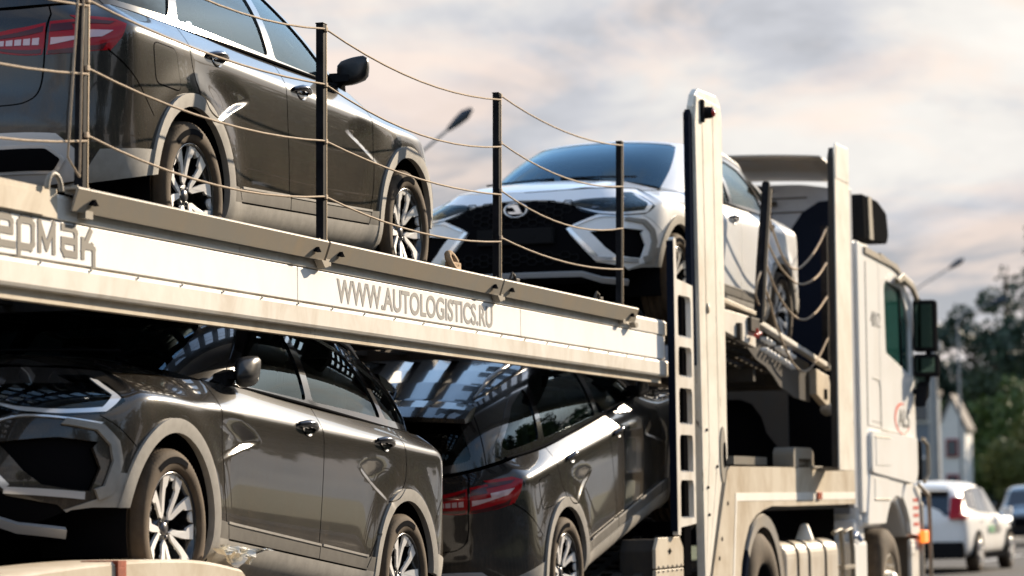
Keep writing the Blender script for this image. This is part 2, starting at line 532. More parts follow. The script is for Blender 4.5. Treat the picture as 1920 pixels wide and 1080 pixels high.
def make_car(name, paint, label, group, loc, rot, folded=True):
    M = MAT
    car = empty(name, label, 'car', loc, rot, group)
    low = Surf(low_net(), disp_low); gr = Surf(green_net())
    S = lambda *p: list(map(tuple, low.inv(dens(list(p), .04, False), 's')))
    def mix(*pts):
        """polygon from (a,b,mode) points"""
        o = []
        for a, b, m in pts: o.append(tuple(low.inv([(a, b)], m)[0]))
        return o
    sp = lambda pl, cl=True: list(map(tuple, low.inv(dens(pl, .03, cl), 's')))
    TOP = low.VM+.05
    # ---- outlines
    R = []                                                   # (name, poly)
    def arch_open(cx, r, zb=.12, n=36, dz=0):
        a0 = -.5
        pts = [(cx+r*math.cos(a), .325+dz+r*math.sin(a)) for a in np.linspace(-.35, PI+.35, n)]
        return [(pts[0][0], zb)] + pts + [(pts[-1][0], zb)]
    def lowclip(pl):
        """side polygon whose lower end leaves the surface"""
        q = [(x, max(z, .02)) for x, z in pl]
        uv = low.inv(q, 's')
        return [(float(a), (-.05 if z < .215 else float(b))) for (a, b), (x, z) in zip(uv, q)]
    R.append(('open', lowclip(arch_open(1.3175, .372))))
    R.append(('open', lowclip(arch_open(-1.3175, .372))))
    ue = float(low.inv([(1.58, .3)], 's')[0][0])
    R.append(('open', [(ue, -.06), (ue, float(low.inv([(1.58, .37)], 's')[0][1]))] + [tuple(q) for q in low.inv([(1.66, .368), (1.74, .362), (1.84, .352)], 's')] + mix((.735, .335, 'f'), (.68, .30, 'f'), (.58, .255, 'f'), (.4, .235, 'f'), (0, .23, 'f')) + [(-.01, -.06)]))
    ue = float(low.inv([(-1.60, .3)], 's')[0][0])
    R.append(('open', [(ue, -.06), (ue, float(low.inv([(-1.60, .385)], 's')[0][1]))] + [tuple(q) for q in low.inv([(-1.70, .38), (-1.80, .365), (-1.95, .34)], 's')] + mix((.74, .325, 'r'), (.60, .30, 'r')) + [(float(low.inv([(.60, .4)], 'r')[0][0]), -.06)]))
    GW = .0075
    def gap(line, w=GW, topo=False):
        uv = low.inv(line, 's')
        uv = [tuple(p) for p in uv]
        if topo: uv = [(uv[0][0], TOP)] + uv
        R.append(('gap', strip(uv, w)))
    fd = curve([(.86, .995), (.868, .86), (.862, .70), (.84, .53), (.80, .40), (.775, .33)])
    bg = curve([(-.235, 1.03), (-.245, .8), (-.235, .55), (-.225, .325)])
    rd = curve([(-1.285, 1.06), (-1.30, .92), (-1.27, .80), (-1.17, .70), (-1.04, .66)])
    gap(fd, topo=True); gap(bg, topo=True); gap(rd, topo=True)
    gap(curve([(-.935, .505), (-.86, .42), (-.80, .335)]))
    gap(dens([(.775, .325), (-.80, .325)], .05, False), .008)
    gap(curve([(1.82, .705), (1.75, .67), (1.70, .63), (1.66, .60)]), .006)      # bumper / fender
    gap(curve([(-1.965, .872), (-1.88, .80), (-1.78, .71), (-1.70, .62)]), .006)  # bumper / quarter
    flap = rnd([(-1.66, .765), (-1.44, .75), (-1.45, .925), (-1.67, .935)], .035)
    # headlight and taillight
    hl = mix((.34, .782, 'f'), (.42, .806, 'f'), (.55, .822, 'f'), (.66, .836, 'f')) + mix((1.80, .868, 's'), (1.665, .885, 's'), (1.645, .855, 's'), (1.69, .775, 's'), (1.80, .712, 's')) + mix((.70, .690, 'f'), (.56, .694, 'f'), (.44, .720, 'f'))
    R.append(('headlight', hl))
    tl = mix((.605, .985, 'r'), (.70, .995, 'r')) + mix((-2.02, 1.012, 's'), (-1.90, 1.008, 's'), (-1.865, .985, 's'), (-1.90, .93, 's'), (-1.955, .868, 's'), (-2.04, .855, 's')) + mix((.605, .845, 'r'),)
    R.append(('taillight', tl))
    tl2 = mix((.590, .845, 'r'), (.590, .980, 'r'), (.45, .955, 'r'), (.30, .925, 'r'), (.26, .90, 'r'), (.34, .875, 'r'))
    R.append(('inner_taillight', tl2))
    # grille, bracket and fog recess
    F = lambda pl: list(map(tuple, low.inv(dens(pl, .03), 'f')))
    brack = [(.80, .675), (.56, .690), (.395, .618), (.36, .598), (.372, .575), (.52, .408), (.56, .385), (.74, .385)]
    # ends on the front: dark middle
    R.append(('fog_recess', list(map(tuple, low.inv(dens([(.50, .575), (.70, .605), (.80, .60)], .03, False), 'f'))) + mix((1.86, .575, 's'), (1.83, .50, 's'), (1.86, .41, 's'), (.74, .41, 'f'), (.66, .42, 'f'), (.60, .47, 'f'))))
    R.append(('grille', F([(-.001, .20), (-.001, .812), (.20, .806), (.345, .778), (.46, .728), (.56, .700), (.40, .63), (.352, .60), (.37, .565), (.54, .375), (.70, .35), (.74, .30), (.74, .20)])))
    # tailgate
    tg = list(map(tuple, low.inv(curve([(.60, 1.04), (.598, .93), (.598, .80), (.585, .70), (.54, .655), (.45, .64), (.2, .635), (0, .635)], 5), 'r')))
    tg[0] = (tg[0][0], TOP); tg[-1] = (low.UM+.01, tg[-1][1])
    R.append(('gap', strip(tg, GW)))
    # claddings
    R.append(('arch_trim', lowclip(arch_open(1.3175, .428, zb=.1, n=40))))
    R.append(('rear_arch_trim', lowclip(arch_open(-1.3175, .428, zb=.1, n=40))))
    R.append(('sill', [(low.inv([(.95, .3)], 's')[0][0], -.05)] + S((.95, .325), (-.95, .325)) + [(low.inv([(-.95, .3)], 's')[0][0], -.05)]))
    R.append(('front_trim', S((.92, .395), (.50, .385), (-.237, .385), (-.237, .31), (.92, .31))))
    R.append(('rear_trim', S((-.237, .385), (-.82, .385), (-.96, .40), (-.96, .31), (-.237, .31))))
    R.append(('front_skirt', [(-.001, -.05), (-.001, low.inv([(0, .33)], 'f')[0][1])] + mix((.3, .33, 'f'), (.5, .32, 'f'), (.70, .325, 'f'), (.80, .385, 'f')) + S((1.84, .40), (1.76, .49), (1.60, .50)) + [(low.inv([(1.60, .3)], 's')[0][0], -.05)]))
    rb0 = low.inv([(-1.60, .3)], 's')[0][0]
    R.append(('rear_skirt', [(rb0, -.05)] + S((-1.60, .485), (-1.85, .475)) + mix((.80, .46, 'r'), (.72, .33, 'r'), (.60, .30, 'r'), (.2, .30, 'r')) + [(low.UM+.01, low.inv([(0, .30)], 'r')[0][1]), (low.UM+.01, -.05)]))
    # painted panels
    xe = lambda x: float(low.inv([(x, .6)], 's')[0][0])
    fuv = [tuple(p) for p in low.inv(fd, 's')]; fuv[0] = (fuv[0][0], TOP)
    buv = [tuple(p) for p in low.inv(bg, 's')]; buv[0] = (buv[0][0], TOP)
    ruv = [tuple(p) for p in low.inv(rd+curve([(-1.035, .62), (-.94, .52), (-.86, .42), (-.80, .335)]), 's')]; ruv[0] = (ruv[0][0], TOP)
    R.append(('front_door', fuv+[tuple(p) for p in low.inv([(.775, .30), (-.225, .30)], 's')]+buv[::-1]))
    R.append(('rear_door', buv+[tuple(p) for p in low.inv([(-.225, .30), (-.80, .30)], 's')]+ruv[::-1]))
    R.append(('tailgate', tg+[(low.UM+.01, TOP)]))
    fb = low.inv(curve([(1.82, .705), (1.75, .67), (1.70, .63), (1.66, .60), (1.62, .5)]), 's')
    R.append(('front_bumper', [(-.001, -.06), (-.001, TOP)] + [(float(low.inv([(.62, .83)], 'f')[0][0]), TOP)] + [tuple(p) for p in fb] + [(float(low.inv([(1.55, .3)], 's')[0][0]), -.06)]))
    rbp = low.inv(curve([(-1.965, .872), (-1.88, .80), (-1.78, .71), (-1.70, .62), (-1.65, .5)]), 's')
    R.append(('rear_bumper', [tuple(p) for p in rbp] + [(rb0, -.06), (low.UM+.01, -.06), (low.UM+.01, float(low.inv([(0, .66)], 'r')[0][1])), tg[3], (float(tg[1][0]), float(low.inv([(.62, .88)], 'r')[0][1]))]))
    R.append(('fender', [(-.001, TOP), (xe(.3), TOP), (xe(.3), -.06), (-.001, -.06)]))
    R.append(('quarter_panel', None))
    extra = []
    for m, cz in ((MOTF, (.75, .70)), (MOTR, (-1.1, .68))):
        for sh in (0, .012, .024, .038):
            L_ = np.array(dens(m[4:10], .03, False)); t_ = np.gradient(L_, axis=0); t_ /= np.linalg.norm(t_, axis=1)[:, None]
            n_ = np.stack([-t_[:, 1], t_[:, 0]], 1); n_ *= np.sign(((np.array(cz)-L_)*n_).sum(1))[:, None]
            extra.append([tuple(p) for p in low.inv([tuple(q) for q in L_+n_*sh], 's')])
    key = 'car_patches'
    if key not in CACHE: CACHE[key] = patches(low, R, .024, extra)
    vs, reg = CACHE[key]
    def pan(nm, k, mat, off=0.0, sides=(1, -1), parent=car, skirt=.016):
        ck = (nm, k, off, sides, mat.name)
        if ck not in CACHE:
            V, FF, N = panel(low, vs, reg[k], off=off, skirt=skirt, sides=sides)
            CACHE[ck] = mesh_data(nm, V, FF, mat, normals=N)
        return link(nm, CACHE[ck], parent)
    def cmesh(nm, ck, mat, fn, parent=car, **kw):
        ck = (ck, mat.name)
        if ck not in CACHE: CACHE[ck] = fn().data(nm, mat, **kw)
        return link(nm, CACHE[ck], parent)
    P = paint
    pan('front_bumper', 'front_bumper', P); rb = pan('rear_bumper', 'rear_bumper', P)
    pan('tailgate', 'tailgate', P)
    doors = {}
    for sd in (1, -1):
        pan('fender', 'fender', P, sides=(sd,)); pan('quarter_panel', 'quarter_panel', P, sides=(sd,))
        for q, tr in (('front_door', 'front_trim'), ('rear_door', 'rear_trim')):
            d = pan(q, q, P, sides=(sd,)); doors[(q, sd)] = d
            if tr in reg:
                pan('door_trim', tr, M['trimdark'], .010, (sd,), d)
                li = [tuple(q) for q in low.inv([(.80 if tr == 'front_trim' else -.252, .392), (-.228 if tr == 'front_trim' else -.80, .390)], 's')]
                ck = ('lip', tr, sd)
                if ck not in CACHE: CACHE[ck] = patch_obj('trim_lip', M['clad'], d, low, strip(dens(li, .05, False), .010), .014, .006, .02, (sd,)).data
                else: link('trim_lip', CACHE[ck], d)
        pan('sill_cladding', 'sill', M['clad'], .010, (sd,))
        pan('arch_cladding', 'arch_trim', M['clad'], .014, (sd,), skirt=.03)
        pan('arch_cladding', 'rear_arch_trim', M['clad'], .014, (sd,), skirt=.03)
    [pan('front_skirt', 'front_skirt', M['clad'], .004, (q_,)) for q_ in (1, -1)]; [pan('rear_skirt', 'rear_skirt', M['clad'], .004, (q_,)) for q_ in (1, -1)]
    gro = pan('grille_backing', 'grille', M['blackmatt'], -.012)
    for sd in (1, -1): pan('fog_recess', 'fog_recess', M['blackmatt'], -.03, (sd,))
    # black under-shell behind gaps (not in the wheel openings)
    allf = [f for k, fl in reg.items() if k not in ('open', 'grille', 'fog_recess', 'headlight', 'taillight', 'inner_taillight') for f in fl]
    ck = 'undershell'
    if ck not in CACHE:
        V, FF, N = panel(low, vs, allf, off=-.014, skirt=0)
        CACHE[ck] = mesh_data('inner_shell', V, FF, M['blackmatt'], normals=N)
    link('inner_shell', CACHE[ck], car)
    # ---- lamps
    for sd in (1, -1):
        hb = pan('headlight', 'headlight', M['lampback'], -.035, (sd,))
        def pt(nm, poly, mat, off, sk, par, g=.02, surf=low, s_=(sd,)):
            ck = (nm, sd, str(np.round(poly[0], 4)), off, mat.name)
            if ck not in CACHE:
                o = patch_obj(nm, mat, par, surf, poly, off, sk, g, s_); CACHE[ck] = o.data; return o
            return link(nm, CACHE[ck], par)
        # projector modules, chrome blade and daytime strip inside
        for a, b in ((.50, .545), (.565, .61), (.63, .672), (.69, .726)):
            pt('lamp_module', F([(a, .752+.1*(a-.5)), (b, .756+.1*(a-.5)), (b-.004, .80+.09*(a-.5)), (a, .795+.09*(a-.5))]), M['lampmod'], -.018, .02, hb)
        st = mix((.40, .748, 'f'), (.55, .716, 'f'), (.70, .715, 'f')) + mix((1.80, .738, 's'), (1.72, .795, 's'), (1.688, .868, 's'), (1.665, .862, 's'), (1.70, .785, 's'), (1.79, .722, 's')) + mix((.70, .698, 'f'), (.56, .700, 'f'), (.46, .728, 'f'))
        pt('light_strip', st, M['drl'], .003, .006, hb)
        ck = ('hlens', sd)
        pan('lamp_lens', 'headlight', M['lens'], .001, (sd,), hb, skirt=0.002)
        tb = pan('taillight', 'taillight', M['tailback'], -.02, (sd,))
        tb2 = pan('taillight', 'inner_taillight', M['tailback'], -.02, (sd,))
        pan('lamp_lens', 'taillight', M['redlens'], .002, (sd,), tb, skirt=.006)
        pan('lamp_lens', 'inner_taillight', M['redlens'], .002, (sd,), tb2, skirt=.006)
        cl = mix((.62, .915, 'r'), (.72, .922, 'r')) + mix((-2.04, .945, 's'), (-1.93, .952, 's'), (-1.98, .922, 's'), (-2.05, .908, 's')) + mix((.62, .885, 'r'),)
        pt('clear_strip', cl, M['clearstrip'], .004, .004, tb)
        for k in range(6):
            a0 = .575-.036*k; a1 = a0-.028
            cl = mix((a0, .885, 'r'), (a0, .915-.002*k, 'r'), (a1, .913-.002*k, 'r'), (a1, .885, 'r'))
            pt('clear_segment', cl, M['clearstrip'], .004, .004, tb2)
        for pl, par in ((mix((.612, .862, 'r'), (.70, .872, 'r')) + mix((-2.0, .885, 's'), (-1.965, .900, 's'), (-1.985, .868, 's'), (-2.04, .858, 's')) + mix((.70, .850, 'r'), (.612, .848, 'r')), tb),
                        (mix((.612, .940, 'r'), (.70, .948, 'r')) + mix((-2.04, .972, 's'), (-1.93, .978, 's'), (-1.90, .992, 's'), (-2.02, .998, 's')) + mix((.70, .982, 'r'), (.612, .972, 'r')), tb),
                        (mix((.585, .850, 'r'), (.585, .868, 'r'), (.36, .884, 'r'), (.36, .878, 'r')), tb2), (mix((.585, .965, 'r'), (.585, .940, 'r'), (.32, .910, 'r'), (.32, .918, 'r')), tb2)):
            pt('lamp_band', pl, M['darkred'], .0035, .003, par)
        # chrome bracket on the bumper
        li = list(map(tuple, low.inv(curve([(.80, .672), (.66, .680), (.545, .672), (.41, .618), (.362, .592), (.40, .545), (.52, .405), (.60, .385), (.76, .388)], 5), 'f')))
        pt('chrome_bracket', strip(li[:17], .012), M['chrome'], .010, .02, car, .012)
        l2 = list(map(tuple, low.inv(dens([(.362, .600), (.545, .408)], .03, False), 'f')))
        pt('chrome_bracket', strip(l2, .030), M['chrome'], .013, .02, car, .012)
        l2 = list(map(tuple, low.inv(dens([(.535, .396), (.77, .392)], .03, False), 'f')))
        pt('chrome_bracket', strip(l2, .030), M['chrome'], .0135, .02, car, .012)
        gb = list(map(tuple, low.inv(dens([(1.95, .665), (1.83, .655), (1.775, .60), (1.765, .53), (1.80, .42), (1.84, .40)], .03, False), 's')))
        pt('fog_bracket', strip(gb, .045), M['clad'], .014, .02, car, .014)
        sk = list(map(tuple, low.inv([(.0, .300), (.22, .300), (.44, .300), (.56, .262), (.70, .252)], 'f')))
        if sd == 1:
            pt('skid_strip', strip(dens(sk, .03, False), .034), M['silver'], .012, .02, car, .015, s_=(1, -1))
            rs = list(map(tuple, low.inv([(.0, .41), (.20, .41), (.30, .50), (.38, .525), (.66, .52), (.75, .43), (.70, .335), (.55, .315), (.36, .315), (.25, .34), (0, .34)], 'r')))
            pt('rear_skid', dens(rs, .03), M['silver'], .010, .02, car, .015, s_=(1, -1))
        ex = list(map(tuple, low.inv(rnd([(.37, .42), (.41, .475), (.63, .475), (.69, .42), (.65, .365), (.41, .365)], .01), 'r')))
        eo = pt('exhaust_trim', ex, M['chrome'], .017, .01, car)
        ex = list(map(tuple, low.inv(rnd([(.39, .42), (.42, .462), (.62, .462), (.67, .42), (.64, .378), (.42, .378)], .01), 'r')))
        pt('exhaust_recess', ex, M['blackmatt'], .020, .004, eo)
    # ---- grille mesh: hexagon cells and plate holder
    def hexes():
        b = MB()
        for r, (z0, z1) in enumerate(((.635, .785), (.375, .435))):
            nz = 7 if r == 0 else 3
            for j in range(nz):
                z = z0+(z1-z0)*(j+.5)/nz
                for i in range(-5, 6):
                    y = (i+.5*(j % 2))*.114
                    lim = (.33 if r == 0 else .40) + (.06 if r == 0 and z > .72 else 0)
                    if abs(y) > lim: continue
                    u_ = low.inv([(abs(y), z)], 'f'); uu, vv = low.uv(u_)
                    p, n = low.full(uu, vv); x = p[0][0]-.004
                    hw, hh = .036, .021
                    hexo = [(hw, 0), (hw*.6, hh), (-hw*.6, hh), (-hw, 0), (-hw*.6, -hh), (hw*.6, -hh)]
                    for k in range(6):
                        a, c = hexo[k], hexo[(k+1) % 6]
                        b.bar((x, y+a[0], z+a[1]), (x, y+c[0], z+c[1]), .006, .005, (1, 0, 0))
        return b
    o = cmesh('grille_mesh', 'hex', M['blackplast'], hexes); o['kind'] = 'stuff'
    o.parent = gro
    def plate():
        b = MB(); b.box((2.10, -.27, .50), (2.158, .27, .61), .004); b.box((2.158, -.26, .508), (2.162, .26, .602))
        for y in (-.13, .13): b.box((2.162, y-.015, .545), (2.165, y+.015, .57))
        return b
    cmesh('plate_holder', 'plt', M['blackplast'], plate)
    def emblem():
        b = MB()
        n = 40; v = []; f = []
        for k in range(n):
            a = 2*PI*k/n
            for (ro, dx) in ((1, 0), (1, .012), (.86, .016), (.84, .004)):
                v.append((2.128+dx, .086*ro*math.cos(a), .735+.052*ro*math.sin(a)))
        for k in range(n):
            for i in range(3): f.append((k*4+i, k*4+i+1, ((k+1) % n)*4+i+1, ((k+1) % n)*4+i))
        b.add(v, f, True)
        # the boat and its sail inside the ring
        sail = [(.045, -.022), (.015, .034), (-.008, .038), (-.050, .030), (-.055, .020), (-.018, .018), (-.006, .002), (.004, -.012)]
        hull = [(.062, -.026), (-.040, -.026), (-.055, -.010), (-.020, -.012), (.030, -.012)]
        for pl in (sail, hull): b.prism([(p[0], .735+p[1]) for p in pl], 'x', 2.132, 2.144)
        return b
    cmesh('emblem', 'emb', M['chrome'], emblem)
    # ---- hood lid
    def hoodmesh():
        us = np.linspace(0, low.nc-1, 1400); top = low.S(us, np.full(1400, low.nr-1.0))
        k = np.nonzero(top[:, 0] < .80)[0][0]; c = top[:k:8]
        n = len(c); m = 36; V = []; N = []; F_ = []
        cow = lambda y: 1.115-.30*(abs(y)/.72)**2.6
        for i in range(n):
            for j in range(m+1):
                w = j/m; ye = max(c[i, 1]-.006, 0) * (1-w)
                x = max(c[i, 0]-.004, cow(ye)); y = ye
                e = .004
                z = hoodz(x, y)
                V.append((x, y, float(z)))
                gx = (hoodz(x+e, y)-hoodz(x-e, y))/(2*e); gy = (hoodz(x, y+e)-hoodz(x, abs(y-e) if y > e else y-e))/(2*e)
                q = np.array([-gx, -gy, 1.]); N.append(tuple(q/np.linalg.norm(q)))
        for i in range(n-1):
            for j in range(m):
                a, b_, c_, d = i*(m+1)+j, i*(m+1)+j+1, (i+1)*(m+1)+j+1, (i+1)*(m+1)+j
                if min(V[a][0]-cow(V[a][1]), 1)+min(V[c_][0]-cow(V[c_][1]), 1) < 1e-6: continue
                F_.append((a, b_, c_, d))
        nv = len(V)
        V2 = V+[(x, -y, z) for x, y, z in V]; N2 = N+[(a, -b_, c_) for a, b_, c_ in N]
        F2 = F_+[tuple(nv+i for i in f[::-1]) for f in F_]
        up = 0
        f = F2[len(F_)//2]; a, b_, c_ = [np.array(V2[i]) for i in f[:3]]
        if np.cross(b_-a, c_-a)[2] < 0: F2 = [q[::-1] for q in F2]
        # skirt
        k0 = len(V2)
        for sd in (1, -1):
            for i in range(n-1):
                a = V[i*(m+1)]; b_ = V[(i+1)*(m+1)]; kk = len(V2)
                V2 += [(a[0], a[1]*sd, a[2]), (b_[0], b_[1]*sd, b_[2]), (b_[0]-.002, b_[1]*sd, b_[2]-.022), (a[0]-.002, a[1]*sd, a[2]-.022)]
                nn = (.7 if i < 60 else 0, .7*sd, 0.1); N2 += [nn]*4
                F2.append((kk, kk+1, kk+2, kk+3))
        return mesh_data('hood', V2, F2, P, normals=N2)
    ck = ('hood', P.name)
    if ck not in CACHE: CACHE[ck] = hoodmesh()
    link('hood', CACHE[ck], car)
    def cowl():
        b = MB(); v = []; f = []; n = 25
        for i in range(n):
            y = -.72+1.44*i/(n-1)
            x1 = 1.135-.30*(abs(y)/.72)**2.6; x0 = x1-.16
            z = float(hoodz(x1, y))
            v += [(x1, y, z-.012), (x0, y, z-.004)]
        for i in range(n-1): f.append((2*i, 2*i+1, 2*i+3, 2*i+2))
        b.add(v, f, True)
        # wipers
        for y0, y1 in ((-.05, .50), (-.62, -.10)):
            p = [(1.10-.10*abs(y)**2, y, 1.078-.05*abs(y)**2+.01) for y in np.linspace(y0, y1, 9)]
            b.tube(p, .007, 5)
        return b
    cmesh('cowl', 'cowl', M['blackplast'], cowl, fix=False)
    # ---- greenhouse
    GI = lambda pl, m='s': list(map(tuple, gr.inv(dens(pl, .03), m)))
    TG = gr.VM
    RG = []
    fw = rnd([(.60, 1.005), (.045, 1.39), (-.03, 1.408), (-.195, 1.418), (-.20, 1.035), (.55, 1.003)], .03)
    rw = rnd([(-.275, 1.04), (-.275, 1.420), (-.70, 1.412), (-1.0, 1.388), (-1.10, 1.28), (-1.215, 1.088)], .035)
    qw = rnd([(-1.285, 1.095), (-1.15, 1.30), (-1.12, 1.368), (-1.40, 1.315), (-1.62, 1.215), (-1.74, 1.15), (-1.70, 1.115)], .03)
    fr = curve([(.70, .97), (.40, 1.20), (.10, 1.405), (-.08, 1.435), (-.30, 1.442), (-.70, 1.436), (-1.05, 1.412), (-1.45, 1.325), (-1.80, 1.155), (-1.79, 1.10), (-1.70, 1.04)], 5)
    for nm, pl in (('front_glass', fw), ('rear_glass', rw), ('quarter_glass', qw), ('window_frame', fr)):
        RG.append((nm, GI(pl)))
    # close the frame region at the bottom
    q = gr.inv(fr, 's'); RG[-1] = ('window_frame', [(float(q[0][0]), -.05)] + [tuple(p) for p in q] + [(float(q[-1][0]), -.05)])
    ucol = lambda i: float(np.interp(i, gr.uu, gr.cu))
    ws = [(-.01, -.05), (ucol(3.05), -.05), (ucol(3.2), TG*.3), (ucol(3.3), TG*.9), (ucol(2.9), TG*.955), (-.01, TG*.955)]
    RG.append(('windshield', ws))
    uc = ucol(gr.nc-1)
    rw2 = rnd([(uc+.02, TG*.10), (ucol(gr.nc-3.9), TG*.12), (ucol(gr.nc-3.7), TG*.86), (uc+.02, TG*.90)], .05)
    RG.append(('rear_window', rw2))
    gp = [(ucol(gr.nc-4.45), TG+.05), (ucol(gr.nc-4.45), -.05)]
    RG.append(('gap', strip(dens(gp, .05, False), .008)))
    RG.append(('tailgate_frame', [(gp[0][0], TG+.06), (gp[0][0], -.06), (gr.UM+.01, -.06), (gr.UM+.01, TG+.06)]))
    RG.append(('pillar', None))
    if 'green' not in CACHE: CACHE['green'] = patches(gr, RG, .03)
    gvs, greg = CACHE['green']
    def gpan(nm, k, mat, off=0., sides=(1, -1), skirt=.03, parent=car):
        ck = ('g', nm, k, off, sides, mat.name)
        if ck not in CACHE:
            V, FF, N = panel(gr, gvs, greg[k], off=off, skirt=skirt, sides=sides)
            CACHE[ck] = mesh_data(nm, V, FF, mat, normals=N)
        return link(nm, CACHE[ck], parent)
    gpan('windshield', 'windshield', M['glassws'], -.004, skirt=.004)
    gpan('rear_window', 'rear_window', M['glassdark'], -.003, skirt=.004)
    gpan('tailgate_frame', 'tailgate_frame', P)
    for sd in (1, -1):
        gpan('body_pillar', 'pillar', P, sides=(sd,))
        gpan('window_frame', 'window_frame', M['blackgloss'], .002, (sd,))
        for dn, k in (('front_door', 'front_glass'), ('rear_door', 'rear_glass')):
            gpan('window_pane', k, M['glass'], -.006, (sd,), .004, doors[(dn, sd)])
        gpan('quarter_window', 'quarter_glass', M['glassdark'], -.006, (sd,), .004)
    # sill line of the windows
    def beltmold(sd):
        b = MB()
        for _ in (0,):
            pts = []
            for x in np.linspace(.74, -1.74, 40):
                u_ = float(np.interp(-x, -np.interp(gr.uu, gr.uu, gr.P(gr.uu, np.zeros(len(gr.uu)))[:, 0]), gr.uu))
                p = gr.P(np.array([u_]), np.array([.02]))[0]
                pts.append((p[0], p[1]*sd+.004*sd, p[2]+.006))
            b.tube(pts, .008, 6)
        return b
    for sd in (1, -1): cmesh('belt_moulding', ('beltm', sd), M['blackplast'], lambda: beltmold(sd))
    # ---- roof
    def roofmesh():
        us = np.linspace(0, gr.nc-1, 220); c = gr.S(us, np.full(220, gr.nr-1.0)); m = 16
        V = []; N = []; F_ = []
        for i in range(220):
            for j in range(m+1):
                y = c[i, 1]*(1-j/m); x = c[i, 0]; e = .004
                dz = (c[i, 2]-float(roofz(x, c[i, 1])))*(1-j/m)**2
                V.append((x, y, float(roofz(x, y))+dz))
                gx = (roofz(x+e, y)-roofz(x-e, y))/(2*e); gy = (roofz(x, y+e)-roofz(x, abs(y-e) if y > e else y-e))/(2*e)
                if y < e: gy = 0
                q = np.array([-gx, -gy, 1.]); N.append(tuple(q/np.linalg.norm(q)))
        for i in range(219):
            for j in range(m):
                F_.append((i*(m+1)+j, i*(m+1)+j+1, (i+1)*(m+1)+j+1, (i+1)*(m+1)+j))
        nv = len(V)
        V2 = V+[(x, -y, z) for x, y, z in V]; N2 = N+[(a, -b_, c_) for a, b_, c_ in N]
        F2 = F_+[tuple(nv+i for i in f[::-1]) for f in F_]
        f = F2[len(F_)//2]; a, b_, c_ = [np.array(V2[i]) for i in f[:3]]
        if np.cross(b_-a, c_-a)[2] < 0: F2 = [q[::-1] for q in F2]
        return mesh_data('roof', V2, F2, P, normals=N2)
    ck = ('roof', P.name)
    if ck not in CACHE: CACHE[ck] = roofmesh()
    link('roof', CACHE[ck], car)
    if 'headliner' not in CACHE:
        me = CACHE[ck].copy(); me.name = 'headliner'; me.materials.clear(); me.materials.append(M['headlin'])
        for v in me.vertices: v.co.z -= .035; v.co.x *= .985; v.co.y *= .97
        CACHE['headliner'] = me
    link('headliner', CACHE['headliner'], car)
    def spoiler():
        b = MB(); n = 21; v = []; f = []
        for i in range(n):
            y = -.56+1.12*i/(n-1); a = abs(y)/.56
            x0 = -1.74+.02*a; x1 = -2.03+.10*a**3; zz = float(roofz(-1.74, y))
            z1 = 1.392-.045*a**2.2
            v += [(x0, y, zz+.004), ((x0+x1)/2, y, (zz+z1)/2+.012), (x1, y, z1), (x1+.006, y, z1-.028), (-1.86+.05*a**3, y, z1-.036)]
        for i in range(n-1):
            for k in range(4): f.append((i*5+k, i*5+k+1, (i+1)*5+k+1, (i+1)*5+k))
        f += [(0, 1, 2, 3, 4), tuple((n-1)*5+k for k in (4, 3, 2, 1, 0))]
        b.add(v, f, False)
        return b
    cmesh('spoiler', 'spoil', P, spoiler)
    for sd in (1, -1):
        def rail():
            b = MB(); pts = []; rr = []
            for x in np.linspace(.05, -1.62, 26):
                t = (x-.05)/(-1.67)
                e = min(1, 6*t, 6*(1-t))
                y = .545-.03*(abs(x+.6)/1.0)**2
                pts.append((x, sd*y, float(roofz(x, y))+.006+.040*sstep(e))); rr.append(.006+.008*sstep(e))
            b.tube(pts, rr, 8)
            for x in (-.75,): b.box((x-.05, sd*.535, float(roofz(x, .54))-.01), (x+.05, sd*.555, float(roofz(x, .54))+.04))
            return b
        cmesh('roof_rail', ('rail', sd), M['silver'], rail)
        # mirror
        def mirror():
            b = MB(); n = 14; m = 10; v = []; f = []
            for i in range(n+1):
                a = PI*i/n
                for k in range(m*2):
                    q = 2*PI*k/(2*m)
                    cx, cy, cz = math.cos(a), math.sin(a)*math.cos(q), math.sin(a)*math.sin(q)
                    px = .085*cx if cx > 0 else .025*cx
                    r_ = max(abs(cy), abs(cz), 1e-6); q_ = math.hypot(cy, cz); m_ = (q_/r_)**.62; sx = cy*m_*q_**-.45 if q_ > 1e-6 else 0; sz = cz*m_*q_**-.45 if q_ > 1e-6 else 0
                    v.append((.62+px*(1-.25*sz), sd*(.868+.080*sx*(1+.10*sz)), 1.070+.066*sz+.016*sx))
            for i in range(n):
                for k in range(2*m): f.append((i*2*m+k, i*2*m+(k+1) % (2*m), (i+1)*2*m+(k+1) % (2*m), (i+1)*2*m+k))
            b.add(v, f, True)
            return b
        def mirror_folded():
            b = mirror(); b.v = [(.62+(x-.62)*1.1-(abs(y)-.79)*.80, sd*(.845+(abs(y)-.868)*.40+(x-.62)*.35), z-.015) for x, y, z in b.v]; return b
        mo = cmesh('mirror', ('mir', sd, folded), M['mirblack'], mirror_folded if folded else mirror)
        def mirbase():
            b = MB(); b.prism([(.58, .995), (.70, .975), (.69, 1.03), (.60, 1.06)], 'y', sd*.745, sd*.80)
            b.prism([(.58, 1.015), (.66, 1.01), (.65, 1.045), (.59, 1.05)], 'y', sd*.79, sd*.86)
            return b
        cmesh('mirror_stem', ('mirb', sd), M['blackplast'], mirbase, mo)
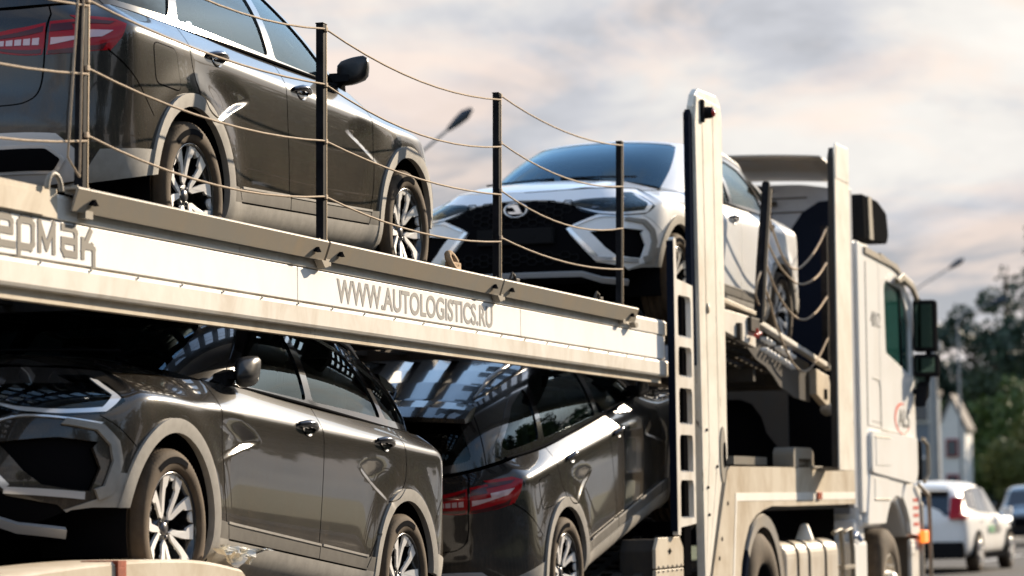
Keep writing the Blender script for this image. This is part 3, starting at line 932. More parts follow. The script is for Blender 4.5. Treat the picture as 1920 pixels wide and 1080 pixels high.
        # door handles
        for dn, hx in (('front_door', -.055), ('rear_door', -1.02)):
            zc = float(zcrease(hx))+.004
            def handle():
                b = MB(); pts = []; rr = []
                for t in np.linspace(0, 1, 9):
                    pts.append((hx+.10-.20*t, sd*(.876+.022*math.sin(PI*t)**.6), zc+.012*math.sin(PI*t)-.004)); rr.append(.010+.006*math.sin(PI*t))
                b.tube(pts, rr, 8)
                return b
            h = cmesh('door_handle', ('hnd', sd, hx), M['handle'], handle, doors[(dn, sd)])
            def cup():
                b = MB(); v = [(hx, sd*.868, zc-.02)]
                for k in range(18):
                    a = 2*PI*k/18; v.append((hx+.055*math.cos(a), sd*(.877-.004*math.sin(a)), zc-.018+.028*math.sin(a)))
                b.add(v, [(0, k+1, (k+1) % 18+1) for k in range(18)]); return b
            cmesh('handle_recess', ('cup', sd, hx), M['blackgloss'], cup, doors[(dn, sd)])
        # wheels
        for wx in (1.3175, -1.3175):
            wheel(car, wx, sd)
    # fuel flap on the right side of the car
    fl = list(map(tuple, low.inv(dens(flap, .03), 's')))
    ck = ('flap', P.name)
    fg = ('flapg',)
    if ck not in CACHE:
        a = patch_obj('fuel_flap_gap', M['blackmatt'], car, low, strip(fl+[fl[0]], .007), .0012, .0, .02, (-1,)); CACHE[fg] = a.data
        o = patch_obj('fuel_flap', P, car, low, fl, .0016, .002, .02, (-1,)); CACHE[ck] = o.data
        a.parent = o
    else:
        o = link('fuel_flap', CACHE[ck], car); link('fuel_flap_gap', CACHE[fg], o)
    # wheel wells, floor and cabin
    def wells():
        b = MB()
        for wx in (1.3175, -1.3175):
            for sd in (1, -1):
                pr = [(.385, sd*.865), (.385, sd*.50)]
                b.lathe(pr, 28, 'y', a0=-.4, a1=PI+.4)
        v = b.v
        cnt = 29*2
        b.v = [(x+(1.3175 if (i//cnt) < 2 else -1.3175), y, z+.325) for i, (x, y, z) in enumerate(v)]
        for wx in (1.3175, -1.3175):
            for sd in (1, -1):
                b.prism([(wx+.372*math.cos(a), .325+.372*math.sin(a)) for a in np.linspace(-.4, PI+.4, 20)], 'y', sd*.50, sd*.49)
        b.box((1.80, -.60, .235), (-1.95, .60, .265))
        b.box((1.90, -.62, .36), (1.72, .62, .40)); b.box((-1.72, -.70, .40), (-2.10, .70, .44))
        b.box((.95, -.80, .20), (-.95, .80, .225))
        return b
    cmesh('wheel_wells', 'wells', M['blackmatt'], wells)
    def cabin():
        b = MB()
        b.box((.95, -.70, .42), (-1.9, .70, .45))
        b.box((1.0, -.70, .45), (.80, .70, .96), .04)
        b.box((.98, -.66, .90), (.62, .66, .985), .03)
        b.box((-2.0, -.60, .45), (-1.3, .60, .80), .02)
        for s_ in (1, -1): b.box((.8, s_*.73, .45), (-1.9, s_*.745, .97))
        return b
    cab = cmesh('cabin_lining', 'cabin', M['cabin'], cabin)
    def seat(x, y, w, rear=False):
        b = MB()
        b.box((x+.25, y-w/2, .52), (x-.25, y+w/2, .66), .05)
        n = len(b.v)
        b.box((-.07, y-w/2, 0), (.07, y+w/2, .60), .05)
        for i in range(n, len(b.v)):
            X, Y, Z = b.v[i]; b.v[i] = (x-.22+X-Z*.30, Y, .62+Z)
        for hy in ((y,) if not rear else (y-.42, y+.42)):
            n = len(b.v); b.box((-.05, hy-.13, 0), (.05, hy+.13, .17), .04)
            for i in range(n, len(b.v)):
                X, Y, Z = b.v[i]; b.v[i] = (x-.42+X-Z*.15, Y, 1.21+Z)
            b.tube([(x-.40, hy-.04, 1.15), (x-.42, hy-.04, 1.25)], .006, 5); b.tube([(x-.40, hy+.04, 1.15), (x-.42, hy+.04, 1.25)], .006, 5)
        return b
    for x, y, w, r in ((.10, .36, .50, False), (.10, -.36, .50, False), (-.72, 0, 1.25, True)):
        cmesh('seat', ('seat', x, y), M['seat'], lambda: seat(x, y, w, r))
    def steer():
        b = MB(); pts = []
        for k in range(25):
            a = 2*PI*k/24; pts.append((.52+.18*math.sin(a)*.35, .36+.185*math.cos(a), .98+.185*math.sin(a)*.93))
        b.tube(pts, .014, 6, cap=False); b.bar((.52, .20, .98), (.52, .52, .98), .03, .03); return b
    cmesh('steering_wheel', 'steer', M['blackplast'], steer)
    def ant():
        b = MB(); v = []; f = []
        z = float(roofz(-1.55, 0))
        v = [(-1.47, 0, z), (-1.60, .02, z), (-1.60, -.02, z), (-1.60, 0, z+.06), (-1.52, .016, z), (-1.52, -.016, z)]
        b.add(v, [(0, 4, 3), (4, 1, 3), (1, 2, 3), (2, 5, 3), (5, 0, 3)], True); return b
    cmesh('roof_antenna', 'ant', M['blackgloss'], ant)
    return car

def wheel(car, wx, sd):
    M = MAT
    yo = sd*.790
    def tyre():
        b = MB(); n = 180
        pr = [(.222, .078), (.232, .098), (.262, .106), (.290, .103), (.306, .094), (.3145, .080), (.3175, .060), (.3175, .052), (.309, .050), (.309, .044), (.3185, .042), (.3185, .012), (.310, .010), (.310, -.010), (.3185, -.012), (.3185, -.042), (.309, -.044), (.309, -.050), (.3175, -.052), (.3165, -.065), (.312, -.08), (.300, -.098), (.262, -.105), (.222, -.085)]
        p = len(pr); v = []; f = []
        for k in range(n):
            a = 2*PI*k/n
            for i, (r, h) in enumerate(pr):
                if k % 2 and i in (4, 5, 6, 19, 20): r -= .005
                v.append((r*math.cos(a), h, r*math.sin(a)))
        for k in range(n):
            for i in range(p-1): f.append((k*p+i, k*p+i+1, ((k+1) % n)*p+i+1, ((k+1) % n)*p+i))
        return b.add(v, f, True)
    def barrel():
        b = MB()
        b.lathe([(.2235, .090), (.219, .094), (.214, .086), (.207, .072), (.200, .03), (.195, -.06), (.195, -.09)], 72, 'y')
        b.lathe([(.0, .028), (.06, .028), (.075, .018), (.075, -.05)], 30, 'y')
        return b
    def yface(r): return .052+.030*min(1, (r/.2))**1.5
    def P(r, a, dy=0): return (r*math.sin(a), yface(r)+dy, r*math.cos(a))
    def prism2(b, poly, d0, d1):
        # poly of (r, angle)
        n = len(poly)
        v = [P(r, a, d0) for r, a in poly]+[P(r, a, d1) for r, a in poly]
        f = [tuple(range(n)), tuple(range(n, 2*n))[::-1]]+[(i, (i+1) % n, n+(i+1) % n, n+i) for i in range(n)]
        b.add(v, f)
    def spokes(bright):
        b = MB()
        D = math.radians
        for k in range(5):
            c = D(72*k+(36 if wx > 0 else 12))
            for s_ in (1, -1):
                if bright:
                    prism2(b, [(.045, c+s_*D(2)), (.070, c+s_*D(19)), (.12, c+s_*D(19)), (.16, c+s_*D(19.5)), (.17, c+s_*D(24)), (.213, c+s_*D(28)), (.213, c+s_*D(11.5)), (.15, c+s_*D(7.5)), (.09, c+s_*D(3.5)), (.068, c+s_*D(.3))], .002, -.010)
                else:
                    prism2(b, [(.045, c+s_*D(1)), (.070, c+s_*D(24)), (.120, c+s_*D(18.5)), (.205, c+s_*D(24)), (.205, c+s_*D(12)), (.13, c+s_*D(8)), (.085, c+s_*D(4))], -.006, -.040)
            if bright:
                prism2(b, [(.214, c+D(29)), (.214, c+D(43)), (.192, c+D(40)), (.188, c+D(36)), (.192, c+D(32))], .0, -.010)
            else:
                prism2(b, [(.211, c+D(24)), (.211, c+D(48)), (.18, c+D(36))], -.010, -.03)
        if not bright:
            b.lathe([(0, .050), (.050, .050), (.060, .044), (.066, .02)], 30, 'y')
        return b
    def caps():
        b = MB()
        b.lathe([(0, .060), (.022, .060), (.028, .052), (.028, .045)], 24, 'y')
        for k in range(4):
            a = PI/4+k*PI/2; n = len(b.v)
            b.lathe([(0, .054), (.008, .054), (.010, .045)], 8, 'y')
            for i in range(n, len(b.v)):
                x, y, z = b.v[i]; b.v[i] = (x+.044*math.cos(a), y, z+.044*math.sin(a))
        return b
    def disc():
        b = MB(); b.lathe([(0, -.02), (.13, -.02), (.13, -.045), (0, -.045)], 36, 'y', sm=False)
        return b
    def mk(nm, key, mat, fn, parent, fix=True):
        ck = ('wheel', key, mat.name)
        if ck not in CACHE: CACHE[ck] = fn().data(nm, mat, fix)
        return link(nm, CACHE[ck], parent)
    def marks():
        b = MB()
        for a0, a1 in ((.9, 1.9),):
            n = 14; v = []; f = []
            for k in range(n+1):
                a = a0+(a1-a0)*k/n
                for r, y in ((.258, .1072), (.283, .1062)): v.append((r*math.cos(a), y, r*math.sin(a)))
            for k in range(n): f.append((2*k, 2*k+1, 2*k+3, 2*k+2))
            b.add(v, f)
        return b
    ty = mk('wheel', 'tyre', M['rubber'], tyre, car)
    ty.location = (wx, yo, .3185); ty.rotation_euler = (0, 0, 0 if sd > 0 else PI)
    rm = mk('rim', 'barrel', M['rimdark'], barrel, ty)
    mk('spokes', ('sp', wx > 0), M['rimbright'], lambda: spokes(True), ty)
    mk('spoke_body', ('spb', wx > 0), M['rimdark'], lambda: spokes(False), ty)
    mk('hub_cap', 'caps', M['rimgrey'], caps, ty)
    mk('brake_disc', 'disc', M['discm'], disc, ty)
    mk('sidewall_band', 'marks', M['blackplast'], marks, ty, False)
    return ty
# ---------------------------------------------------------------- materials
def new_mat(name):
    m = bpy.data.materials.new(name); m.use_nodes = True
    nt = m.node_tree; b = nt.nodes['Principled BSDF']
    return m, nt, b
def setp(b, **k):
    for a, v in k.items():
        s = b.inputs[a.replace('_', ' ')]
        s.default_value = (*v, 1) if isinstance(v, (tuple, list)) and len(v) == 3 else v
def noise(nt, scale, detail=4, rough=.55, vec=None, dist=0):
    n = nt.nodes.new('ShaderNodeTexNoise'); n.inputs['Scale'].default_value = scale; n.inputs['Detail'].default_value = detail
    n.inputs['Roughness'].default_value = rough; n.inputs['Distortion'].default_value = dist
    if vec is not None: nt.links.new(vec, n.inputs['Vector'])
    return n
def ramp(nt, src, stops):
    r = nt.nodes.new('ShaderNodeValToRGB'); e = r.color_ramp.elements
    while len(e) < len(stops): e.new(.5)
    for q, (p, c) in zip(e, stops):
        q.position = p; q.color = (*c, 1) if isinstance(c, (tuple, list)) else (c, c, c, 1)
    nt.links.new(src, r.inputs[0]); return r
def coord(nt, kind='Object', scale=(1, 1, 1)):
    t = nt.nodes.new('ShaderNodeTexCoord'); m = nt.nodes.new('ShaderNodeMapping')
    m.inputs['Scale'].default_value = scale; nt.links.new(t.outputs[kind], m.inputs[0]); return m.outputs[0]
def mixc(nt, f, a, b):
    m = nt.nodes.new('ShaderNodeMix'); m.data_type = 'RGBA'
    for s, v in ((m.inputs[0], f), (m.inputs[6], a), (m.inputs[7], b)):
        if hasattr(v, 'is_output'): nt.links.new(v, s)
        else: s.default_value = (*v, 1) if isinstance(v, (tuple, list)) else v
    return m.outputs[2]
def bump(nt, b, src, strength=.3, dist=.01):
    n = nt.nodes.new('ShaderNodeBump'); n.inputs['Strength'].default_value = strength; n.inputs['Distance'].default_value = dist
    nt.links.new(src, n.inputs['Height']); nt.links.new(n.outputs[0], b.inputs['Normal']); return n

def simple(key, col, rough=.5, metal=0, name=None, var=.0, vs=6, bmp=0, bs=60, **k):
    m, nt, b = new_mat(name or key)
    if rough > .3: k.setdefault('Specular_IOR_Level', .18)
    setp(b, Base_Color=col, Roughness=rough, Metallic=metal, **k)
    if var:
        n = noise(nt, vs, 5, vec=coord(nt))
        r = ramp(nt, n.outputs[0], [(.3, 1-var), (.7, 1+var)])
        mm = nt.nodes.new('ShaderNodeMix'); mm.data_type = 'RGBA'; mm.blend_type = 'MULTIPLY'; mm.inputs[0].default_value = 1
        mm.inputs[6].default_value = (*col, 1); nt.links.new(r.outputs[0], mm.inputs[7]); nt.links.new(mm.outputs[2], b.inputs['Base Color'])
    if bmp:
        n = noise(nt, bs, 3, vec=coord(nt)); bump(nt, b, n.outputs[0], bmp, .004)
    MAT[key] = m; return m

def paint(key, col, metal, rough, dust=.25, dustcol=(.30, .235, .165), name=None):
    m, nt, b = new_mat(name or key)
    co = coord(nt); 
    setp(b, Metallic=metal, Roughness=rough, Specular_IOR_Level=.2, Coat_Weight=1.0, Coat_IOR=1.45, Coat_Roughness=.02)
    # road dust: fine specks and rain-streaked film, thicker low on the body
    sep = nt.nodes.new('ShaderNodeSeparateXYZ'); nt.links.new(co, sep.inputs[0])
    mr = nt.nodes.new('ShaderNodeMapRange'); mr.inputs[1].default_value = .90; mr.inputs[2].default_value = .25
    mr.inputs[3].default_value = .22; mr.inputs[4].default_value = 1.0; nt.links.new(sep.outputs[2], mr.inputs[0])
    n1 = noise(nt, 3.0, 6, .6, co, .6); n2 = noise(nt, 1.0, 4, .6, coord(nt, 'Object', (60, 60, 4))); n3 = noise(nt, 160, 2, .6, co)
    a = nt.nodes.new('ShaderNodeMath'); a.operation = 'MULTIPLY'; nt.links.new(n1.outputs[0], a.inputs[0]); nt.links.new(n2.outputs[0], a.inputs[1])
    c = nt.nodes.new('ShaderNodeMath'); c.operation = 'MULTIPLY'; nt.links.new(a.outputs[0], c.inputs[0]); nt.links.new(mr.outputs[0], c.inputs[1])
    d = nt.nodes.new('ShaderNodeMath'); d.operation = 'MULTIPLY'; d.inputs[1].default_value = dust*4.0; nt.links.new(c.outputs[0], d.inputs[0]); d.use_clamp = True
    r3 = ramp(nt, n3.outputs[0], [(.60, 0), (.72, .35)])
    e = nt.nodes.new('ShaderNodeMath'); e.operation = 'MULTIPLY_ADD'; nt.links.new(r3.outputs[0], e.inputs[0]); nt.links.new(mr.outputs[0], e.inputs[1]); nt.links.new(d.outputs[0], e.inputs[2]); e.use_clamp = True
    ms = nt.nodes.new('ShaderNodeMixShader'); df = nt.nodes.new('ShaderNodeBsdfDiffuse'); df.inputs[0].default_value = (*dustcol, 1)
    b.inputs['Base Color'].default_value = (*col, 1)
    out = nt.nodes['Material Output']
    nt.links.new(e.outputs[0], ms.inputs[0]); nt.links.new(b.outputs[0], ms.inputs[1]); nt.links.new(df.outputs[0], ms.inputs[2]); nt.links.new(ms.outputs[0], out.inputs[0])
    MAT[key] = m; return m

def glass(key, tint, rough=.0, name=None, ior=1.45, refl=(.85, .98, 1)):
    m, nt, b = new_mat(name or key); nt.nodes.remove(b)
    t = nt.nodes.new('ShaderNodeBsdfTransparent'); t.inputs[0].default_value = (*tint, 1)
    g = nt.nodes.new('ShaderNodeBsdfGlossy'); g.inputs['Roughness'].default_value = rough; g.inputs[0].default_value = (*refl, 1)
    fr = nt.nodes.new('ShaderNodeFresnel'); fr.inputs[0].default_value = ior
    ms = nt.nodes.new('ShaderNodeMixShader'); nt.links.new(fr.outputs[0], ms.inputs[0]); nt.links.new(t.outputs[0], ms.inputs[1]); nt.links.new(g.outputs[0], ms.inputs[2])
    nt.links.new(ms.outputs[0], nt.nodes['Material Output'].inputs[0]); MAT[key] = m; return m

paint('paint_grey', (.027, .0262, .0258), .50, .20, .20, (.17, .135, .095), name='paint_graphite')
paint('paint_white', (.86, .87, .88), .0, .35, .03, name='paint_white')
simple('clad', (.29, .275, .25), .6, 0, 'grey_cladding', var=.12, vs=20, bmp=.15, bs=400)
simple('trimdark', (.12, .112, .10), .5, 0, 'dark_grey_trim', var=.12, vs=20)
simple('blackmatt', (.006, .006, .007), .9, Specular_IOR_Level=.0, name='matt_black')
simple('blackplast', (.016, .016, .017), .6, Specular_IOR_Level=.0, name='black_plastic')
simple('blackgloss', (.008, .008, .010), .12, name='gloss_black', Coat_Weight=1.0)
simple('mirblack', (.010, .010, .011), .3, name='mirror_black')
simple('chrome', (.84, .84, .85), .16, .6)
simple('silver', (.55, .55, .56), .32, .3, 'silver_trim')
simple('handle', (.03, .03, .04), .15, .7, 'handle_gloss', Coat_Weight=1.0)
simple('lampback', (.02, .021, .024), .25, .6, 'lamp_housing')
simple('lampmod', (.25, .27, .32), .12, .9, 'lamp_module')
simple('drl', (.80, .82, .85), .15, .35, 'light_guide')
simple('darkred', (.07, .004, .006), .15, 0, 'dark_red_lens')
simple('tailback', (.22, .010, .012), .35, 0, 'lamp_red_housing')
simple('clearstrip', (.60, .42, .42), .2, .2, 'clear_lamp')
m_ = simple('redlens', (.36, .005, .010), .10, 0, 'red_lens', Specular_IOR_Level=.35)
glass('lens', (.78, .82, .86), 0, name='clear_lens')
glass('glass', (.86, .99, .97), 0, name='tinted_glass')
glass('glassws', (.70, .90, .95), 0, name='windscreen_glass', ior=1.75, refl=(.62, .86, 1))
glass('glassdark', (.26, .31, .31), 0, name='dark_tinted_glass')
simple('rubber', (.075, .054, .036), .85, 0, 'tyre_rubber', Specular_IOR_Level=.2, var=.35, vs=9, bmp=.2, bs=120)
simple('rimdark', (.012, .012, .014), .22, .3, 'rim_black', Coat_Weight=1.0)
simple('rimbright', (.84, .83, .82), .32, .35, 'rim_diamond_cut')
simple('rimgrey', (.10, .10, .11), .3, .6, 'hub_grey')
simple('discm', (.16, .15, .14), .35, .8, 'brake_disc_steel')
simple('headlin', (.42, .43, .42), .9, 0, 'headliner_fabric')
simple('cabin', (.022, .021, .020), .8, 0, 'cabin_lining')
simple('seat', (.045, .043, .042), .85, 0, 'seat_fabric')
def worn(key, col, name, dirt=(.34, .25, .15), amt=.5, rough=.45, streak=True, chips=0.0):
    """dirty painted metal: film, vertical run marks, rust specks"""
    m, nt, b = new_mat(name); setp(b, Roughness=rough, Specular_IOR_Level=.22)
    co = coord(nt); n1 = noise(nt, 1.6, 6, .62, co, .4); n2 = noise(nt, 1, 5, .65, coord(nt, 'Object', (3.2, 3.2, 1.7)), 1.2)
    a = nt.nodes.new('ShaderNodeMath'); a.operation = 'MULTIPLY'; nt.links.new(n1.outputs[0], a.inputs[0]); nt.links.new(n2.outputs[0], a.inputs[1])
    r = ramp(nt, a.outputs[0], [(.17, 0), (.40, amt)])
    c = mixc(nt, r.outputs[0], col, dirt)
    if chips:
        n3 = noise(nt, 14, 5, .7, coord(nt, 'Object', (1, 1, .35))); r3 = ramp(nt, n3.outputs[0], [(.70-.05*chips, 0), (.73, 1)])
        c = mixc(nt, r3.outputs[0], c, (.07, .04, .025))
    nt.links.new(c, b.inputs['Base Color'])
    if max(col) < .1: b.inputs['Specular_IOR_Level'.replace('_', ' ')].default_value = .05
    n4 = noise(nt, 55, 3, .6, co); bump(nt, b, n4.outputs[0], .06, .003)
    MAT[key] = m; return m
worn('cream', (.72, .69, .63), 'dusty_cream_steel', amt=.5, chips=.7)
worn('creamd', (.60, .535, .43), 'dirty_cream_steel', amt=.75, chips=.5)
worn('pyl', (.80, .76, .67), 'chipped_cream_paint', amt=.42, chips=1.35)
worn('panelw', (.90, .89, .87), 'white_board', dirt=(.6, .53, .43), amt=.18)
worn('cabw', (.88, .87, .84), 'white_cab_paint', dirt=(.55, .47, .36), amt=.18, rough=.3)
worn('flapm', (.24, .22, .185), 'dusty_grey_steel', amt=.5, rough=.5)
worn('darksteel', (.045, .042, .04), 'dark_frame_steel', dirt=(.12, .09, .06), amt=.5, rough=.55)
worn('deckm', (.06, .058, .055), 'deck_steel', dirt=(.16, .12, .08), amt=.6, rough=.5)
worn('tankm', (.60, .55, .47), 'dull_tank_metal', amt=.45, rough=.38)
worn('greypl', (.30, .28, .25), 'grey_mudguard_plastic', amt=.5, rough=.5)
worn('dimgrey', (.085, .082, .08), 'dim_grey_panel', dirt=(.10, .08, .06), amt=.5)  # base grey darkened to carry the shade below the front deck
simple('post', (.014, .014, .016), .5, .0, 'dark_post_steel', var=.4, vs=14, Specular_IOR_Level=.03)
simple('postedge', (.33, .26, .18), .5, .3, 'worn_edge_steel')
simple('rope', (.42, .33, .24), .8, 0, 'rope_wire', var=.2, vs=40)
simple('greytext', (.25, .245, .24), .6, 0, 'grey_lettering')
simple('ermtext', (.19, .175, .155), .6, 0, 'brown_grey_lettering')
simple('redtext', (.62, .09, .06), .6, 0, 'red_lettering')
simple('darktext', (.10, .10, .10), .6, 0, 'dark_lettering')
simple('palered', (.55, .03, .02), .2, 0, 'red_reflector', Coat_Weight=1.0)
simple('amber', (.60, .10, .015), .25, 0, 'amber_reflector', Coat_Weight=1.0)
simple('striped', (.83, .80, .73), .5, 0, 'white_tape', var=.05)
simple('strapred', (.30, .07, .035), .7, 0, 'rusty_strap', var=.5, vs=30)
simple('wood', (.35, .23, .13), .8, 0, 'wood_chock', var=.3, vs=30)
simple('plastbag', (.70, .68, .62), .4, 0, 'crumpled_film')
simple('navy', (.010, .013, .022), .5, 0, 'dark_navy_plastic', Specular_IOR_Level=.0)
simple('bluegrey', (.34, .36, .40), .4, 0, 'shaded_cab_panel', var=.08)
simple('asphalt', (.052, .051, .052), .85, 0, var=.25, vs=3, bmp=.3, bs=180)
simple('verge', (.06, .075, .03), .95, 0, 'verge_grass', var=.35, vs=2)
simple('roadpaint', (.65, .65, .63), .7, 0, 'road_paint', var=.15, vs=8)
simple('kerbm', (.33, .32, .30), .85, 0, 'kerb_concrete', var=.15)
simple('bark', (.09, .07, .05), .9, 0, var=.3, vs=8)
simple('wallwhite', (.72, .71, .69), .8, 0, 'white_render', var=.06)
simple('wallgrey', (.17, .20, .24), .7, 0, 'grey_blue_cladding', var=.06)
simple('roofm', (.10, .09, .09), .8, 0, 'grey_roof', var=.1)
simple('winred', (.30, .05, .05), .5, 0, 'red_window_frame')
simple('winglass', (.05, .07, .09), .1, 0, 'house_window_glass')
simple('greenw', (.25, .50, .28), .5, 0, 'green_lettering')
simple('lamphead', (.06, .075, .10), .5, .3, 'lamp_grey_blue')
simple('polem', (.32, .33, .34), .6, .3, 'pole_grey', var=.1)
simple('cabglass', (.015, .060, .052), .08, 0, 'green_cab_glass', Specular_IOR_Level=.25)
simple('mirglass', (.035, .06, .055), .06, 1.0, 'mirror_glass')
def leafmat(key, c1, c2):
    m, nt, b = new_mat(key); oi = nt.nodes.new('ShaderNodeObjectInfo')
    n = noise(nt, 1.1, 4, .6, coord(nt)); r = ramp(nt, n.outputs[0], [(.35, c1), (.65, c2)])
    nt.links.new(r.outputs[0], b.inputs['Base Color']); setp(b, Roughness=.6); MAT[key] = m
leafmat('leaf_dark', (.024, .044, .020), (.048, .080, .032))
leafmat('leaf_green', (.055, .105, .022), (.11, .16, .035))
leafmat('leaf_blue', (.022, .050, .034), (.048, .085, .052))
leafmat('leaf_olive', (.075, .105, .022), (.15, .16, .040))
m_, nt_, b_ = new_mat('lit_headlamp'); b_.inputs['Base Color'].default_value = (1, 1, 1, 1); b_.inputs['Emission Color'].default_value = (1, .93, .8, 1); b_.inputs['Emission Strength'].default_value = 2.2; MAT['lithead'] = m_
m_, nt_, b_ = new_mat('lit_amber_lamp'); b_.inputs['Base Color'].default_value = (.8, .15, .02, 1); b_.inputs['Emission Color'].default_value = (1, .22, .03, 1); b_.inputs['Emission Strength'].default_value = .8; MAT['litamber'] = m_
# ---------------------------------------------------------------- placement helpers
def part(mb, name, mat, parent, kind=None, fix=True, bevel=0):
    L = parent_loc(parent)
    mb.v = [(x-L[0], y-L[1], z-L[2]) for x, y, z in mb.v]
    o = mb.build(name, mat, parent, fix, kind)
    if bevel:
        md = o.modifiers.new('bevel', 'BEVEL'); md.width = bevel; md.segments = 2; md.limit_method = 'ANGLE'
    return o
def parent_loc(p):
    L = Vector((0, 0, 0))
    while p is not None:
        L += p.location; p = p.parent
    return L
def text_mesh(s, name, mat, parent, loc, rot, size, sx=1.0, ext=.002, space=1.0, bold=.0):
    c = bpy.data.curves.new(name, 'FONT'); c.body = s; c.size = size; c.extrude = ext; c.space_character = space; c.offset = bold
    t = bpy.data.objects.new(name, c); SC.collection.objects.link(t)
    bpy.context.view_layer.update()
    me = bpy.data.meshes.new_from_object(t.evaluated_get(bpy.context.evaluated_depsgraph_get()))
    bpy.data.objects.remove(t); me.name = name; me.materials.clear(); me.materials.append(mat)
    o = link(name, me, parent)
    L = parent_loc(parent); o.location = Vector(loc)-L; o.rotation_euler = rot; o.scale = (sx, 1, 1)
    return o
def catenary(a, b, sag, n=10):
    a = np.array(a, float); b = np.array(b, float)
    return [tuple(a+(b-a)*t-np.array([0, 0, 4*sag*t*(1-t)])) for t in np.linspace(0, 1, n+1)]

def solid(name, kind='structure'):
    pass
# ---------------------------------------------------------------- ground and far setting
def build_setting():
    g = MB(); g.add([(-400, -500, 0), (2200, -500, 0), (2200, 900, 0), (-400, 900, 0)], [(0, 1, 2, 3)])
    g.build('ground', MAT['verge'], kind='structure')
    r = MB(); r.add([(-200, -9, .004), (900, -9, .004), (900, 13.5, .004), (-200, 13.5, .004)], [(0, 1, 2, 3)])
    r.build('road', MAT['asphalt'], kind='structure')
    mk = MB()
    for X in range(-60, 300, 12):
        for Y in (3.1, 9.6): mk.add([(X, Y-.06, .009), (X+6, Y-.06, .009), (X+6, Y+.06, .009), (X, Y+.06, .009)], [(0, 1, 2, 3)])
    mk.add([(-200, -8.6, .009), (900, -8.6, .009), (900, -8.45, .009), (-200, -8.45, .009)], [(0, 1, 2, 3)])
    mk.build('road_markings', MAT['roadpaint'], kind='structure')
    k = MB(); k.box((-200, 13.5, 0), (900, 13.65, .13)); k.box((-200, -9.15, 0), (900, -9, .13)); k.build('kerb', MAT['kerbm'], kind='structure')

def crown_mesh(key, blobs, n, size, seed, tri=True, mat='leaf_green'):
    """leaf-sized faces spread through clumps"""
    if ('crown', key) in CACHE: return CACHE[('crown', key)]
    rs = np.random.RandomState(seed); w = np.array([b[3]**2 for b in blobs]); w = w/w.sum()
    idx = rs.choice(len(blobs), n, p=w); B = np.array(blobs)[idx]
    d = rs.normal(size=(n, 3)); d /= np.linalg.norm(d, axis=1)[:, None]
    rad = B[:, 3:4]*(rs.uniform(.25, 1, (n, 1))**.5)*(1+.25*np.sin(d[:, :1]*7+B[:, :1]*3)*np.cos(d[:, 1:2]*6))
    C = B[:, :3]+d*rad*[1, 1, .8]
    a = rs.normal(size=(n, 3)); a /= np.linalg.norm(a, axis=1)[:, None]
    b = np.cross(a, rs.normal(size=(n, 3))); b /= np.linalg.norm(b, axis=1)[:, None]
    s = size*rs.uniform(.6, 1.3, (n, 1))
    V = np.stack([C-a*s, C-b*s*.5, C+a*s, C+b*s*.5], 1).reshape(-1, 3)
    me = bpy.data.meshes.new('crown'); me.vertices.add(4*n); me.vertices.foreach_set('co', V.ravel().astype(np.float32))
    me.loops.add(4*n); me.loops.foreach_set('vertex_index', np.arange(4*n, dtype=np.int32)); me.polygons.add(n)
    me.polygons.foreach_set('loop_start', np.arange(0, 4*n, 4, dtype=np.int32)); me.polygons.foreach_set('loop_total', np.full(n, 4, dtype=np.int32))
    me.materials.append(MAT[mat]); me.update(); me.validate(); CACHE[('crown', key)] = me
    return me
def tree(name, label, cat, loc, h, kind, seed=0, rz=0, group=None, s=1.0, mat='leaf_green'):
    t = empty(name, label, cat, loc, (0, 0, rz), group)
    t.scale = (s, s, s)
    ck = ('trunk', kind, seed)
    rs = np.random.RandomState(seed+5)
    if kind == 'conifer':
        blobs = []
        for i in range(26):
            f = i/25; z = h*(.12+.86*f); r = (1-f)*h*.20+.25
            for k in range(max(3, int(6*(1-f)+2))):
                a = rs.uniform(0, 2*PI); blobs.append((r*.75*math.cos(a), r*.75*math.sin(a), z-r*.2, r*.42+.12))
        n, sz = 9000, .20
    elif kind == 'airy':
        blobs = []
        for i in range(30):
            a = rs.uniform(0, 2*PI); z = rs.uniform(.32, 1)*h; r = h*.27*math.sin(PI*min(.98, (z/h-.18)))*rs.uniform(.4, 1)
            blobs.append((r*math.cos(a), r*math.sin(a), z, h*rs.uniform(.045, .085)))
        n, sz = 4200, .22
    else:
        blobs = []
        for i in range(24):
            a = rs.uniform(0, 2*PI); z = h*rs.uniform(.30, .92); q = 1-((z/h-.58)/.45)**2; r = h*.30*max(.1, q)*rs.uniform(.3, 1)
            blobs.append((r*math.cos(a), r*math.sin(a), z, h*rs.uniform(.10, .17)))
        n, sz = 6500, .24
    me = crown_mesh((kind, seed, mat), blobs, n, sz, seed, mat=mat)
    if ck not in CACHE:
        b = MB(); b.tube([(0, 0, 0), (.05, 0, h*.3), (0, .08, h*.6), (0, 0, h*.92)], [h*.026, h*.019, h*.010, .02], 8)
        for q in blobs[::3]:
            b.tube([(0, 0, max(.2*h, q[2]-h*.12)), (q[0]*.5, q[1]*.5, q[2]-h*.04), (q[0], q[1], q[2])], [h*.008, h*.005, .01], 5)
        CACHE[ck] = b.data('trunk', MAT['bark'])
    link('trunk', CACHE[ck], t); c = link('crown', me, t); c['kind'] = 'stuff'
    return t

